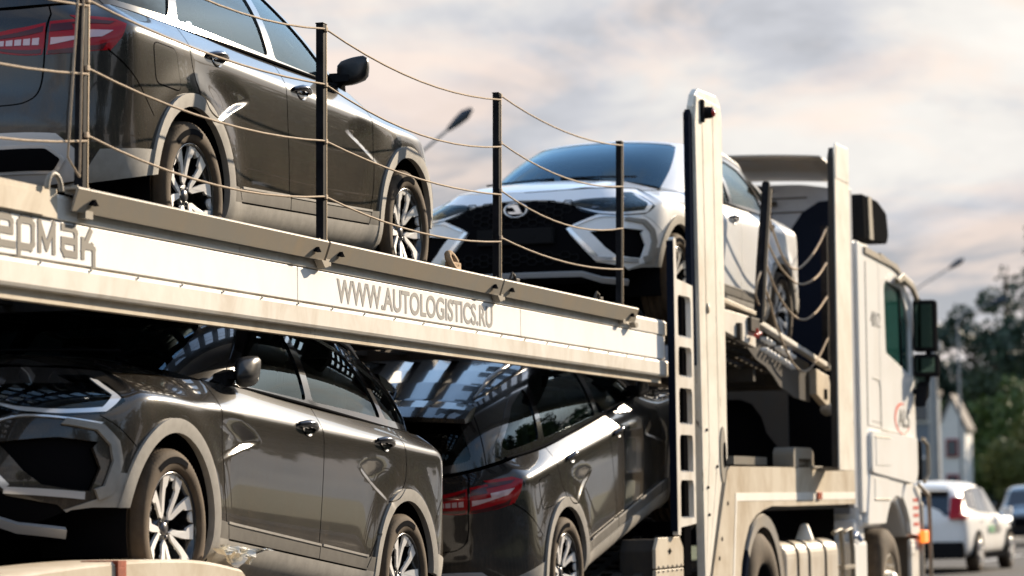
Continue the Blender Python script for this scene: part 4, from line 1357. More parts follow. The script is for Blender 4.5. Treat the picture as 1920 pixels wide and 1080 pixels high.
def build_far():
    G = 'trees beyond the road ahead'
    tree('conifer_tree', 'tall dark conifer at the right edge of the picture', 'tree', (150, 21.0, 0), 15.6, 'conifer', 1, group=G, s=1.0, mat='leaf_blue')
    tree('conifer_tree', 'dark blue-green conifer just left of the tallest conifer', 'tree', (154, 22.9, 0), 12.6, 'conifer', 1, 1.3, G, .88, 'leaf_blue')
    tree('broadleaf_tree', 'thin airy tree with sky showing through, left of the conifers', 'tree', (150, 24.0, 0), 12.0, 'airy', 2, .4, G, .98, mat='leaf_blue')
    tree('broadleaf_tree', 'second sparse tree nearer the cab mirror with pale sky behind its twigs', 'tree', (155, 26.6, 0), 12.0, 'airy', 2, 2.2, G, .72, 'leaf_blue')
    for i, (X, Y, s, m, lab) in enumerate(((138, 18.6, .62, 'leaf_olive', 'olive green tree at the right edge over the dark oncoming car'), (141, 21.2, .70, 'leaf_green', 'rounded green tree right of the white gabled house'), (150, 19.4, .98, 'leaf_dark', 'dark rounded tree at the right edge behind the olive one'), (147, 22.4, .86, 'leaf_dark', 'dark rounded tree between the thin airy tree and the olive one'), (142, 25.9, .70, 'leaf_green', 'rounded green tree left of the white gabled house'), (134, 19.9, .40, 'leaf_olive', 'low yellowish green bush beside the white gabled house'), (150, 29.2, .80, 'leaf_green', 'green tree just showing behind the lower cab mirror'), (150, 17.0, .80, 'leaf_dark', 'dark tree farthest right behind the oncoming car'))):
        tree('broadleaf_tree', lab, 'tree', (X, Y, 0), 10.0, 'round', 4, i*1.1, G, s, m)
    # low hedge of trees on the far side of the road, seen below the deck
    h = []
    rs = np.random.RandomState(3)
    for k in range(60):
        h.append((20+k*2.2, 40+k*.05+rs.uniform(-1, 1), rs.uniform(.8, 3.0), rs.uniform(1.0, 1.6)))
    me = crown_mesh('hedge', h, 14000, .30, 9, mat='leaf_dark'); o = link('far_hedge', me); o['kind'] = 'stuff'; o['label'] = 'dark hedge mass beyond the far side of the road'; o['category'] = 'hedge'
    # house
    hs = empty('gabled_house', 'white gabled house with red-framed windows far behind the white car', 'house', (131, 21.9, 0))
    b = MB(); b.prism([(21.3, 0), (22.5, 0), (22.5, 4.3), (21.9, 5.7), (21.3, 4.3)], 'x', 130, 132); part(b, 'wall', MAT['wallwhite'], hs)
    b = MB(); b.prism([(21.18, 4.25), (21.9, 5.76), (22.62, 4.25), (22.62, 4.42), (21.9, 5.95), (21.18, 4.42)], 'x', 129.9, 132.1); b.box((130.3, 22.5, 0), (132, 24.6, 3.3)); part(b, 'roof', MAT['roofm'], hs)
    for y, z in ((21.9, 3.5), (21.9, 1.9)):
        b = MB(); b.box((129.93, y-.28, z-.42), (129.99, y+.28, z+.42)); f = part(b, 'window', MAT['winred'], hs)
        b = MB(); b.box((129.90, y-.20, z-.34), (129.925, y+.20, z+.34)); part(b, 'pane', MAT['winglass'], f)
    g = empty('grey_building', 'grey-blue clad building behind the cab, left of the pole', 'building', (112, 21.5, 0))
    b = MB(); b.box((112, 19.5, 0), (113.2, 25, 5.3)); part(b, 'wall', MAT['wallgrey'], g)
    b = MB(); b.box((111.9, 19.42, 5.3), (113.3, 25.2, 5.5)); part(b, 'roof', MAT['roofm'], g)
    for z in (1.7, 4.2):
        for y in (19.7, 21.2, 22.8):
            b = MB(); b.box((111.92, y, z), (111.98, y+1.0, z+1.2)); w = part(b, 'window', MAT['wallwhite'], g)
            b = MB(); b.box((111.88, y+.08, z+.08), (111.915, y+.92, z+1.12)); part(b, 'pane', MAT['winglass'], w)
    # pole by the cab
    p = empty('utility_pole', 'plain grey pole rising beside the lower cab mirror', 'pole', (89.6, 15.65, 0))
    b = MB(); b.tube([(89.6, 15.65, 0), (89.6, 15.65, 6.2)], [.18, .13], 12); part(b, 'shaft', MAT['polem'], p)
    b = MB(); b.box((89.5, 15.35, 5.9), (89.7, 15.95, 6.15), .02); part(b, 'bracket', MAT['polem'], p)
    # street lamps
    def lamp(base, head, knee, label, r=.09):
        t = empty('street_lamp', label, 'street lamp', base, group='street lamps along the road')
        b = MB(); k = knee
        b.tube([base, (base[0], base[1], k[2]-1.2), (base[0], base[1], k[2]-.3), k, ((k[0]+head[0])/2, (k[1]+head[1])/2, (k[2]+head[2])/2+.02), head], [r*1.3, r*.9, r*.8, r*.6, r*.5, r*.5], 10)
        part(b, 'pole', MAT['polem'], t)
        d = (Vector(head)-Vector(k)).normalized()
        b = MB(); e = Vector(head)+d*.62; h0 = Vector(head)-d*.05; m1 = Vector(head)+d*.2
        b.tube([h0, m1, Vector(head)+d*.42, e], [.05, .10, .12, .04], 10); part(b, 'lamp_head', MAT['lamphead'], t)
    lamp((56.0, 21.4, 0), (56.22, 19.80, 9.15), (56.05, 21.2, 8.0), 'blurred street lamp head in the sky behind the dark upper car', .06)
    lamp((109.0, 20.6, 0), (109.45, 18.35, 10.05), (109.2, 20.2, 8.9), 'faint distant street lamp against the clouds right of the cab roof', .06)
    lamp((110.0, 18.2, 0), (110.05, 16.85, 8.68), (110.0, 18.0, 8.3), 'faintest street lamp left of the tall conifer top', .05)
    # trees on the camera's side of the road: only their reflections show in the bodywork
    for i in range(30):
        X = -34+i*8.2; Y = -14.5-(i*37 % 5)*1.1-max(0, X)*.03
        tree('roadside_tree', 'roadside tree standing across the road from the lorry, seen only in reflections', 'tree', (X, Y, 0), 10.0, 'round', 4, i*.9, 'trees on the near side of the road', 1.02+.10*(i % 4)+.45*(1 if 25 < X < 140 else 0), 'leaf_dark' if i % 2 else 'leaf_green')

# ---------------------------------------------------------------- blurred traffic
def suv(name, label, loc, rz, pm, L=4.6, W=1.86, H=1.62, kind='rear'):
    c = empty(name, label, 'car', loc, (0, 0, rz))
    # stations along x: (x, half width, floor, belt, roof, roof half width)
    st = [(-2.28, .74, .55, .92, .93, .55), (-2.24, .86, .32, 1.00, 1.02, .60), (-2.12, .90, .26, 1.04, 1.22, .60), (-1.95, .92, .24, 1.05, 1.50, .58), (-1.5, .93, .24, 1.04, 1.60, .62), (-.8, .93, .24, 1.02, 1.63, .64), (0, .93, .24, 1.00, 1.62, .64), (.5, .93, .24, .98, 1.52, .60), (.95, .92, .24, .97, 1.22, .56), (1.2, .92, .24, .96, 1.03, .60), (1.6, .91, .24, .92, .97, .62), (2.0, .86, .26, .82, .87, .60), (2.22, .76, .32, .70, .76, .52), (2.30, .60, .45, .62, .64, .40)]
    v = []; f = []; N = 12
    for x, w, z0, zb, zr, wr in st:
        ring = [(0, z0), (w*.85, z0), (w*.98, z0+.12), (w, (z0+zb)*.5), (w*.985, zb-.10), (w*.93, zb), (wr+(w*.93-wr)*.45, zb+(zr-zb)*.6), (wr, zr-.02), (wr*.6, zr+.02), (0, zr+.035)]
        full = [(x, y, z) for y, z in ring]+[(x, -y, z) for y, z in ring[-2:0:-1]]
        N = len(full); v += full
    for i in range(len(st)-1):
        for k in range(N): f.append((i*N+k, i*N+(k+1) % N, (i+1)*N+(k+1) % N, (i+1)*N+k))
    f += [tuple(range(N)), tuple(range((len(st)-1)*N, len(st)*N))[::-1]]
    b = MB(); b.add(v, f, True); o = b.build('body', pm, c)
    md = o.modifiers.new('sub', 'SUBSURF'); md.levels = 2; md.render_levels = 2
    for sd in (1, -1):
        def P(pts, y0=.02):
            out = []
            for x, z in pts:
                zb = np.interp(x, [s[0] for s in st], [s[3] for s in st]); zr = np.interp(x, [s[0] for s in st], [s[4] for s in st]); wr = np.interp(x, [s[0] for s in st], [s[5] for s in st]); w = np.interp(x, [s[0] for s in st], [s[1] for s in st])
                t = min(max((z-zb)/max(zr-zb, .01), 0), 1)
                out.append((x, sd*(w*.93+(wr-w*.93)*t+y0*.6), z))
            return out
        for nm, pl in (('door_window', [(.72, 1.04), (.25, 1.50), (-.12, 1.53), (-.12, 1.05)]), ('door_window', [(-.20, 1.06), (-.20, 1.54), (-.95, 1.53), (-1.10, 1.09)]), ('quarter_window', [(-1.18, 1.10), (-1.05, 1.52), (-1.5, 1.48), (-1.78, 1.16)])):
            q = P(pl); b = MB(); b.add(q+[(x, y-sd*.03, z) for x, y, z in q], [(0, 1, 2, 3), (7, 6, 5, 4)]+[(i, i+4, (i+1) % 4+4, (i+1) % 4) for i in range(4)]); b.build(nm, MAT['blackgloss'], c)
        b = MB(); b.box((1.45, sd*.90, .24), (-1.45, sd*.945, .36), .01); b.build('sill', MAT['blackplast'], c)
        b = MB(); b.box((.60, sd*.95, 1.02), (.78, sd*1.12, 1.16), .03); b.build('mirror', pm, c)
        for hx in (-.05, -1.0):
            b = MB(); b.box((hx-.09, sd*.925, .93), (hx+.09, sd*.95, .955), .006); b.build('door_handle', MAT['chrome'], c)
        for wx in (1.38, -1.38):
            b = MB(); n = 26
            b.v = []; pts = [(wx+r*math.cos(a), .36+r*math.sin(a)) for r in (.40,) for a in np.linspace(-.2, PI+.2, n)]
            b.prism(pts, 'y', sd*.70, sd*.938); b.build('arch_trim', MAT['blackplast'], c)
            b = MB(); b.lathe([(.20, .10), (.23, .115), (.30, .11), (.345, .08), (.345, -.10), (.2, -.1)], 36, 'y'); w_ = b.build('wheel', MAT['rubber'], c); w_.location = (wx, sd*.845, .345); w_.rotation_euler = (0, 0, 0 if sd > 0 else PI)
            b = MB()
            for k in range(5):
                a = 2*PI*k/5; b.bar((.03*math.cos(a), .118, .03*math.sin(a)), (.215*math.cos(a), .118, .215*math.sin(a)), .02, .075, (math.sin(a), 0, -math.cos(a)))
            b.lathe([(0, .125), (.05, .125), (.06, .10)], 16, 'y'); b.lathe([(.215, .118), (.232, .122), (.232, .10)], 30, 'y')
            b.build('rim', MAT['rimgrey'] if kind == 'front' else MAT['chrome'], w_)
    b = MB(); b.add([(-2.16, -.52, 1.10), (-2.16, .52, 1.10), (-1.985, .50, 1.47), (-1.985, -.50, 1.47), (-2.2, -.6, 1.02), (-2.2, .6, 1.02)], [(0, 1, 2, 3), (4, 5, 1, 0)]); b.v = [(x-.035, y*1.08, z) for x, y, z in b.v]; b.build('rear_window', MAT['blackgloss'], c)
    b = MB(); b.add([(1.16, -.62, 1.04), (1.16, .62, 1.04), (.62, .56, 1.46), (.62, -.56, 1.46)], [(0, 1, 2, 3)]); b.v = [(x+.035, y, z+.02) for x, y, z in b.v]; b.build('windshield', MAT['blackgloss'], c)
    if kind == 'rear':
        for sd in (1, -1):
            b = MB(); b.prism([(-2.20, .98), (-2.31, .99), (-2.12, 1.36), (-2.00, 1.36)], 'y', sd*.60, sd*.80); b.prism([(-2.20, .96), (-2.34, .97), (-2.28, 1.04), (-2.0, 1.05)], 'y', sd*.60, sd*.90); b.build('taillight', MAT['redlens'], c)
            b = MB(); b.box((-2.33, sd*.55, .48), (-2.27, sd*.80, .54)); b.build('reflector', MAT['redlens'], c)
        b = MB(); b.box((-2.31, -.26, .74), (-2.29, .26, .86), .004); b.build('number_plate', MAT['wallgrey'], c)
        b = MB(); b.box((-2.35, -.84, .26), (-2.1, .84, .56), .05); b.build('rear_bumper', MAT['blackplast'], c)
        b = MB(); b.box((-2.2, -.56, 1.50), (-1.95, .56, 1.54), .012); b.build('spoiler', pm, c)
        for k in range(9):
            b = MB(); b.box((.50-.115*k, -.951, .70), (.42-.115*k, -.945, .84 if k % 3 else .80)); b.build('door_marking', MAT['greenw'] if k > 4 else MAT['greytext'], c)
    else:
        for sd in (1, -1):
            b = MB(); b.box((2.14, sd*.48, .68), (2.27, sd*.78, .80), .03); b.build('headlight', MAT['lithead'], c)
        b = MB(); b.box((2.24, -.42, .52), (2.31, .42, .76), .03); b.build('grille', MAT['blackmatt'], c)
        b = MB(); b.box((2.20, -.76, .26), (2.33, .76, .46), .04); b.build('front_bumper', MAT['blackplast'], c)
    return c
# ---------------------------------------------------------------- the lorry and its trailer
YN = 4.80                                     # near side plane
def plate_holes(outline_x, outline_z, holes, y0, y1, mb=None):
    """flat plate in XZ with rounded window holes, triangulated, with thickness"""
    b = mb or MB()
    V = []; E = []
    def loop(P):
        k = len(V); V.extend(P); E.extend([(k+i, k+(i+1) % len(P)) for i in range(len(P))])
    loop(outline_x)
    for h in holes: loop(h)
    vs, fs = cdt(V, E)
    O = np.array(outline_x)
    F = []
    for f in fs:
        c = vs[list(f)].mean(0)[None]
        if inpoly(c, O)[0] and not any(inpoly(c, np.array(h))[0] for h in holes): F.append(tuple(f))
    n = len(vs)
    b.add([(x, y0, z) for x, z in vs]+[(x, y1, z) for x, z in vs], F+[tuple(n+i for i in f[::-1]) for f in F] + [(i, j, n+j, n+i) for i, j in _bound(F)])
    return b
def _bound(F):
    c = {}
    for f in F:
        for a, b in zip(f, f[1:]+f[:1]): c[(a, b)] = 1
    return [(a, b) for a, b in c if (b, a) not in c]

def stroke_plate(lines, w, y0, y1):
    quads = []
    for L in lines:
        for p, q in zip(L, L[1:]):
            p = np.array(p); q = np.array(q); d = (q-p)/np.linalg.norm(q-p); n = np.array([-d[1], d[0]])*w/2; e = d*w*.5
            quads.append([tuple(p-e+n), tuple(q+e+n), tuple(q+e-n), tuple(p-e-n)])
    V = []; E = []
    for Q in quads:
        k = len(V); V += Q; E += [(k+i, k+(i+1) % 4) for i in range(4)]
    vs, fs = cdt(V, E)
    F = [tuple(f) for f in fs if any(inpoly(vs[list(f)].mean(0)[None], np.array(Q))[0] for Q in quads)]
    b = MB(); n = len(vs)
    b.add([(x, y0, z) for x, z in vs]+[(x, y1, z) for x, z in vs], F+[tuple(n+i for i in f[::-1]) for f in F]+[(i, j, n+j, n+i) for i, j in _bound(F)])
    return b

def deck_track(parent, prof, y0, y1, name='deck_track', dx=.16):
    """perforated wheel track following a height profile [(x, z)], real slots"""
    b = MB(); x0, x1 = prof[0][0], prof[-1][0]
    xs = []; x = x0
    while x < x1-.01: xs += [x, x+.055]; x += dx
    xs.append(x1)
    w = y1-y0; ny = max(3, int(w/.12)); ys = []
    for i in range(ny): ys += [y0+w*i/ny, y0+w*(i+.38)/ny]
    ys.append(y1)
    zf = lambda x: float(np.interp(x, [p[0] for p in prof], [p[1] for p in prof]))
    nx, m = len(xs), len(ys)
    v = [(x, y, zf(x)) for x in xs for y in ys]; T = .012
    k = len(v); v += [(x, y, z-T) for x, y, z in v]
    f = []
    solid_ = lambda i, j: not (i % 2 == 1 and j % 2 == 1) if True else True
    for i in range(nx-1):
        for j in range(m-1):
            if not solid_(i, j): continue
            a = i*m+j
            f.append((a, a+m, a+m+1, a+1)); f.append((k+a, k+a+1, k+a+m+1, k+a+m))
            for di, dj, e in ((-1, 0, (a, a+1)), (1, 0, (a+m+1, a+m)), (0, -1, (a+m, a)), (0, 1, (a+1, a+m+1))):
                ii, jj = i+di, j+dj
                if ii < 0 or jj < 0 or ii >= nx-1 or jj >= m-1 or not solid_(ii, jj): f.append((e[0], e[1], e[1]+k, e[0]+k))
    b.add(v, f)
    return part(b, name, MAT['deckm'], parent, fix=False)

def rail_post(parent, p0, p1, w=.045, d=.035):
    b = MB(); b.bar(p0, p1, w, d, (0, 1, 0)); b.bar((p1[0], p1[1], p1[2]), (p1[0], p1[1], p1[2]+.006), w*1.15, d*1.15, (0, 1, 0))
    o = part(b, 'rail_post', MAT['post'], parent, bevel=.004)
    f = MB(); f.box((p0[0]-.07, p0[1]-.03, p0[2]-.012), (p0[0]+.07, p0[1]+.03, p0[2]+.006), .003)
    f.bar((p0[0]+.012, p0[1]-.004, p0[2]-.10), (p0[0]+.012, p0[1]-.004, p0[2]), .06, .05, (0, 1, 0))
    for s in (-.045, .045): f.lathe([(0, .02), (.012, .02), (.012, 0)], 6, 'z'); f.v[-18:] = [(x+p0[0]+s, y+p0[1], z+p0[2]) for x, y, z in f.v[-18:]]
    part(f, 'post_foot', MAT['flapm'], o)
    # pale brown strip along the tube edge on the camera side
    e = MB(); e.bar((p0[0]+w*.40, p0[1]-d*.52, p0[2]), (p1[0]+w*.40, p1[1]-d*.52, p1[2]), w*.13, .003, (0, 1, 0)); part(e, 'post_edge', MAT['postedge'], o)
    return o

def move_new(before, parent, dx, dz):
    for o in bpy.data.objects:
        if o.name not in before and o.parent == parent:
            o.location.x += dx; o.location.z += dz

def build_trailer():
    M = MAT
    T = empty('car_carrier_trailer', 'cream two-deck car transporter trailer with a lettered side beam and tall front post', 'trailer', (12.5, 6.08, 0))
    # --- side beams
    for near in (1, 0):
        y = (lambda a: YN+a) if near else (lambda a: 7.36-a)
        b = MB(); b.prism([(y(0), 2.435), (y(0), 2.515), (y(.012), 2.53), (y(.075), 2.53), (y(.075), 2.18), (y(.02), 2.18), (y(.02), 2.435)], 'x', 3.0, 17.75)
        beam = part(b, 'side_beam', M['cream'], T, bevel=.004)
        b = MB(); b.prism([(y(-.004), 2.185), (y(-.004), 2.262), (y(.006), 2.275), (y(.07), 2.275), (y(.07), 2.17), (y(.004), 2.17)], 'x', 3.0, 17.78); part(b, 'lower_flange', M['cream'], T, bevel=.004)
        b = MB(); b.box((3.0, y(.03), 2.13), (17.7, y(.07), 2.172)); part(b, 'beam_underside', M['creamd'], T)
        if near:
            for x0, x1 in ((3.0, 7.9), (7.905, 11.617), (11.625, 14.757), (14.765, 17.72)):
                b = MB(); b.box((x0, YN+.006, 2.284), (x1, YN+.019, 2.4295)); part(b, 'beam_panel', M['panelw'], T, bevel=.002)
            # short raised block at the rear left
            b = MB(); b.box((7.0, YN-.006, 2.437), (9.33, YN-.001, 2.543), .0); b.box((8.0, YN-.012, 2.44), (9.22, YN-.007, 2.52)); part(b, 'beam_plate', M['creamd'], T)
            # rivets on the lower flange
            b = MB()
            for k in range(34):
                x = 4.0+k*.40; n = len(b.v); b.lathe([(0, -.008), (.005, -.006), (.007, 0)], 6, 'y'); b.v[n:] = [(p[0]+x, p[1]+YN-.004, p[2]+2.268) for p in b.v[n:]]
            o = part(b, 'rivets', M['cream'], T, kind='stuff')
    # --- lettering
    t = text_mesh('WWW.AUTOLOGISTICS.RU', 'beam_lettering', M['greytext'], T, (12.09, YN+.0055, 2.306), (PI/2, 0, 0), .150, 1.0, .0012, 1.0, .0032)
    bpy.context.view_layer.update()
    wdt = t.dimensions.x; t.scale = (2.20/wdt, 1, 1)
    # stroke letters of the truck's name, square and slab-like
    h = .095; sw = .026; z0 = 2.318; c = .016
    letters = [
        (8.905, [[(.118, 0), (c, 0), (0, c), (0, h-c), (c, h), (.10-c, h), (.10, h-c), (.10, h*.5), (0, h*.5)]]),
        (9.06, [[(0, -.026), (0, h-c), (c, h), (.105-c, h), (.105, h-c), (.105, c), (.105-c, 0), (0, 0)]]),
        (9.215, [[(0, 0), (0, h), (.055, h*.12), (.11, h), (.11, 0)]]),
        (9.395, [[(.0, h), (.105-c, h), (.105, h-c), (.105, 0), (c, 0), (0, c), (0, h*.5), (.105, h*.5)]]),
        (9.555, [[(0, 0), (0, h*.62)], [(.0, h*.22), (.062, h*1.0)], [(.0, h*.42), (.075, h*.42), (.09, h*.3), (.09, -.026)]])]
    for x0, strokes in letters:
        part(stroke_plate([[(x0+p, z0+q) for p, q in L] for L in strokes], sw, YN+.0035, YN+.0055), 'name_letter', M['ermtext'], T)
    # --- hinged side flaps between the posts
    PX = [(7.15, 7.16), (9.52, 9.545), (11.875, 11.895), (14.335, 14.372), (16.655, 16.712)]
    for x0, x1 in ((9.40, 11.84), (11.86, 14.29), (14.31, 16.90)):
        b = MB(); b.prism([(YN-.052, 2.560), (YN-.058, 2.552), (YN-.030, 2.470), (YN-.022, 2.472), (YN-.046, 2.549), (YN+.02, 2.549), (YN+.02, 2.560)], 'x', x0, x1); f = part(b, 'side_flap', M['flapm'], T, bevel=.002)
        for x in (x0+.10, x1-.16):
            q = MB(); q.prism([(x, 2.50), (x+.055, 2.50), (x+.028, 2.522)], 'y', YN-.062, YN-.045); part(q, 'flap_slot', M['blackmatt'], f)
        q = MB(); q.prism([(x1-.06, 2.47), (x1+.02, 2.47), (x1+.02, 2.445), (x1-.02, 2.438)], 'y', YN-.045, YN-.008); part(q, 'flap_bracket', M['flapm'], f)
    posts = []
    for i, (xb, xt) in enumerate(PX):
        posts.append(rail_post(T, (xb, YN-.005, 2.552), (xt, YN-.005, 3.52+.01*i)))
    # --- wire ropes
    lev = [3.497, 3.245, 2.99, 2.74]
    for i in range(len(PX)-1):
        for j, z in enumerate(lev):
            f = lambda k: PX[k][0]+(PX[k][1]-PX[k][0])*(z-2.55)/.97
            zz = z+.012*(i % 2)
            b = MB(); b.tube(catenary((f(i), YN-.027, zz+.01*i), (f(i+1), YN-.027, zz+.01*(i+1)-.01), .045+.012*((i*3+j*5) % 4)), .0046, 6); part(b, 'guard_wire', M['rope'], T)
            q = MB(); q.box((f(i)-.012, YN-.034, zz+.01*i-.010), (f(i)+.012, YN-.018, zz+.01*i+.010), .003); part(q, 'wire_clip', M['rope'], posts[i])
    for dx in (-.035, .03):
        b = MB(); b.tube([(9.50+dx*.4, YN-.03, 3.48), (9.44+dx, YN-.035, 3.0), (9.40+dx*1.5, YN-.04, 2.66), (9.46, YN-.03, 2.60)], .0042, 6); part(b, 'slack_wire', M['rope'], T)
    b = MB(); b.tube([(9.28+.055*math.cos(a), YN-.02, 2.535+.06*math.sin(a)) for a in np.linspace(0, PI, 9)], .010, 6); part(b, 'lashing_ring', M['flapm'], T)
    # far side posts and wires
    for i, (xb, xt) in enumerate(PX):
        b = MB(); b.bar((xb, 7.36, 2.53), (xt, 7.36, 3.5), .045, .035, (0, 1, 0)); part(b, 'rail_post', M['post'], T)
    # --- upper deck
    prof = [(3.0, 2.36), (11.17, 2.392), (13.80, 2.463), (15.0, 2.49), (18.4, 2.555), (19.4, 2.568)]
    deck_track(T, prof, 4.90, 5.62); deck_track(T, prof[:2]+[(12.6, 2.43)], 6.34, 7.26)
    b = MB(); b.prism([(12.6, 2.43), (15.0, 2.49), (18.4, 2.555), (19.4, 2.568), (19.4, 2.556), (18.4, 2.543), (15.0, 2.478), (12.6, 2.418)], 'y', 6.34, 7.26); part(b, 'deck_plate', M['deckm'], T)
    b = MB(); b.prism([(5.62, 2.40), (6.34, 2.40), (6.34, 2.38), (5.62, 2.38)], 'x', 3, 10.2); b.prism([(5.62, 2.40), (6.34, 2.40), (6.34, 2.38), (5.62, 2.38)], 'x', 10.9, 12.55); part(b, 'deck_plate', M['deckm'], T)
    for k in range(13):
        x = 3.6+k*1.17; b = MB(); b.box((x, YN+.08, 2.20), (x+.07, 7.28, 2.33)); part(b, 'cross_member', M['darksteel'], T)
    for k in range(3):
        b = MB(); y = 5.66+k*.24; b.box((3, y, 2.23), (17.6, y+.05, 2.36)); part(b, 'deck_runner', M['darksteel'], T)
    for x, y in ((12.7, 4.93), (17.6, 4.93)):
        b = MB(); b.prism([(x, 2.47), (x+.22, 2.47), (x+.16, 2.56), (x+.03, 2.60)], 'y', y, y+.12); part(b, 'wheel_chock', M['blackplast'], T, bevel=.01)
    # small lashing things on the flap top
    b = MB(); b.tube([(13.62+.05*math.cos(a), YN-.01+.02*math.sin(a), 2.60+.045*math.sin(a)) for a in np.linspace(0, 2*PI, 10)], .018, 6); b.box((13.58, YN-.03, 2.562), (13.70, YN+.02, 2.60), .01); part(b, 'lashing_knot', M['wood'], T)
    for x in (14.52, 16.10):
        b = MB(); b.tube([(x, YN-.01, 2.56), (x+.03, YN-.02, 2.61), (x+.07, YN-.02, 2.595), (x+.10, YN-.01, 2.57)], .008, 5); b.box((x+.07, YN-.03, 2.56), (x+.13, YN, 2.585), .004); part(b, 'deck_latch', M['darksteel'], T)
    # --- tall front post
    n0 = len(bpy.data.objects); before = set(o.name for o in bpy.data.objects)
    Yp = 4.705
    P = [(18.63, .80), (18.60, 2.2), (18.56, 4.00), (18.62, 4.085), (18.70, 4.13), (19.18, 4.145), (19.30, 4.10), (19.335, 4.0), (19.335, 1.68), (19.22, 1.60), (18.70, .80)]
    b = MB(); b.prism(P, 'y', Yp+.05, Yp+.095); post = part(b, 'front_post', M['pyl'], T, bevel=.006)
    # three face boards with grooves between them
    def seg(f0, f1):
        out = []
        L = lambda z: float(np.interp(z, [.80, 2.2, 4.0, 4.085, 4.13], [18.63, 18.60, 18.56, 18.62, 18.70])); Rr = lambda z: float(np.interp(z, [.80, 1.60, 1.68, 4.0, 4.10], [18.70, 19.22, 19.335, 19.335, 19.30]))
        zs = np.concatenate([np.linspace(.84, 1.60, 5), np.linspace(1.68, 4.075, 14)])
        a = [(L(z)+(Rr(z)-L(z))*f0, z) for z in zs]; c = [(L(z)+(Rr(z)-L(z))*f1, z) for z in zs]
        return a+c[::-1]
    for f0, f1 in ((0.0, .235), (.255, .60), (.62, .90)):
        b = MB(); b.prism(seg(f0, f1), 'y', Yp+.038, Yp+.052); part(b, 'post_board', M['pyl'], T, bevel=.003)
    b = MB(); b.prism([(18.46, 2.28), (18.56, 2.28), (18.55, 3.94), (18.50, 3.97), (18.46, 3.92)], 'y', Yp+.056, Yp+.092)
    for k in range(15): b.box((18.452, Yp+.060, 2.5+k*.1), (18.459, Yp+.09, 2.545+k*.1))
    part(b, 'rubber_strip', M['navy'], T)
    for x, z in ((18.80, 2.67), (18.71, 1.86), (18.72, 1.48), (18.74, 1.30), (18.98, 1.62)):
        b = MB(); b.lathe([(0, -.012), (.022 if z > 2.5 else .009, -.010), (.026 if z > 2.5 else .011, .012)], 12, 'y'); b.v = [(p[0]+x, p[1]+Yp+.036, p[2]*(1.5 if z > 2.5 else 1)+z) for p in b.v]; part(b, 'post_bolt', M['creamd'] if z > 2.5 else M['blackmatt'], T)
    b = MB(); b.box((18.70, Yp+.018, 3.91), (18.75, Yp+.038, 4.06), .004); b.lathe([(0, 0), (.045, 0), (.05, .03), (.05, .06)], 18, 'y'); n = len(b.v); b.v[-72:] = [(p[0]+18.83, p[1]+Yp-.015, p[2]*.8+3.985) for p in b.v[-72:]]; ml = part(b, 'marker_lamp', M['blackplast'], T)
    b = MB(); b.lathe([(0, -.014), (.028, -.010), (.034, .004)], 18, 'y'); b.v = [(p[0]+18.84, p[1]+Yp-.018, p[2]*.85+3.985) for p in b.v]; part(b, 'lamp_lens', M['palered'], ml)
    # keyhole pivot at the front post foot
    b = MB(); b.prism([(19.14+.075*math.cos(a), 1.70+.19*math.sin(a)) for a in np.linspace(0, 2*PI, 20, endpoint=False)], 'y', Yp+.030, Yp+.037); part(b, 'pivot_stain', M['flapm'], T)
    b = MB(); b.prism([(19.17+.030*math.cos(a), 1.70+.085*math.sin(a)) for a in np.linspace(0, 2*PI, 16, endpoint=False)], 'y', Yp+.024, Yp+.029); part(b, 'pivot_slot', M['blackmatt'], T)
    b = MB(); b.box((18.6, 7.30, .86), (19.3, 7.50, 4.1), .02); part(b, 'front_post', M['pyl'], T)
    move_new(before, T, -.215, -.012); before = set(o.name for o in bpy.data.objects)
    # --- ladder plate with toothed windows
    def win(x0, x1, z0, z1, teeth=True):
        r = .035; top = [(x1, z0+.02)]
        pts = [(x1, z0+.01), (x1, z1-r), (x1-r*.3, z1-r*.3), (x1-r, z1), (x0+r, z1), (x0+r*.3, z1-r*.3), (x0, z1-r), (x0, z0+.01)]
        if teeth:
            n = 5
            for k in range(n):
                a = x0+(x1-x0)*(k+.15)/n; pts += [(a, z0), (x0+(x1-x0)*(k+.5)/n, z0+.012), (x0+(x1-x0)*(k+.85)/n, z0)]
        else: pts += [(x0+r, z0), (x1-r, z0)]
        return pts[::-1]
    Yl = 4.735
    out = [(17.955, 1.17), (18.02, 1.165), (18.03, 1.215), (18.42, 1.235), (18.42, 2.78), (18.02, 2.80), (18.02, 3.05), (17.985, 3.065), (17.955, 3.05)]
    holes = [win(18.035, 18.365, a, c) for a, c in ((1.27, 1.515), (1.565, 1.805), (1.87, 2.105), (2.175, 2.37), (2.43, 2.70))]
    b = plate_holes(out, None, holes, Yl, Yl+.035); lp = part(b, 'ladder_plate', M['cream'], T, fix=True); b = MB(); b.box((17.945, Yl+.002, 1.19), (17.954, Yl+.045, 3.04)); part(b, 'plate_edge', M['navy'], lp)  # navy strip puts the shade on the cream plate's edge face into colour
    b = MB(); b.box((18.33, Yl+.06, .9), (18.50, Yl+.115, 2.72)); part(b, 'post_channel', M['blackmatt'], T)
    b = MB(); b.box((18.56, 4.90, .2), (18.60, 6.2, 1.25)); part(b, 'splash_board', M['blackmatt'], T)  # black sheet added to darken the gap behind, not a trailer part
    move_new(before, T, -.245, 0)
    # --- toolbox below the ladder
    tb = empty('tool_box', 'cream steel locker with chamfered top hung below the ladder plate', 'tool box', (17.7, 4.85, .5)); tb_end = True
    o8 = [(17.40, .30), (18.07, .30), (18.07, 1.085), (17.98, 1.155), (17.47, 1.155), (17.40, 1.085)]
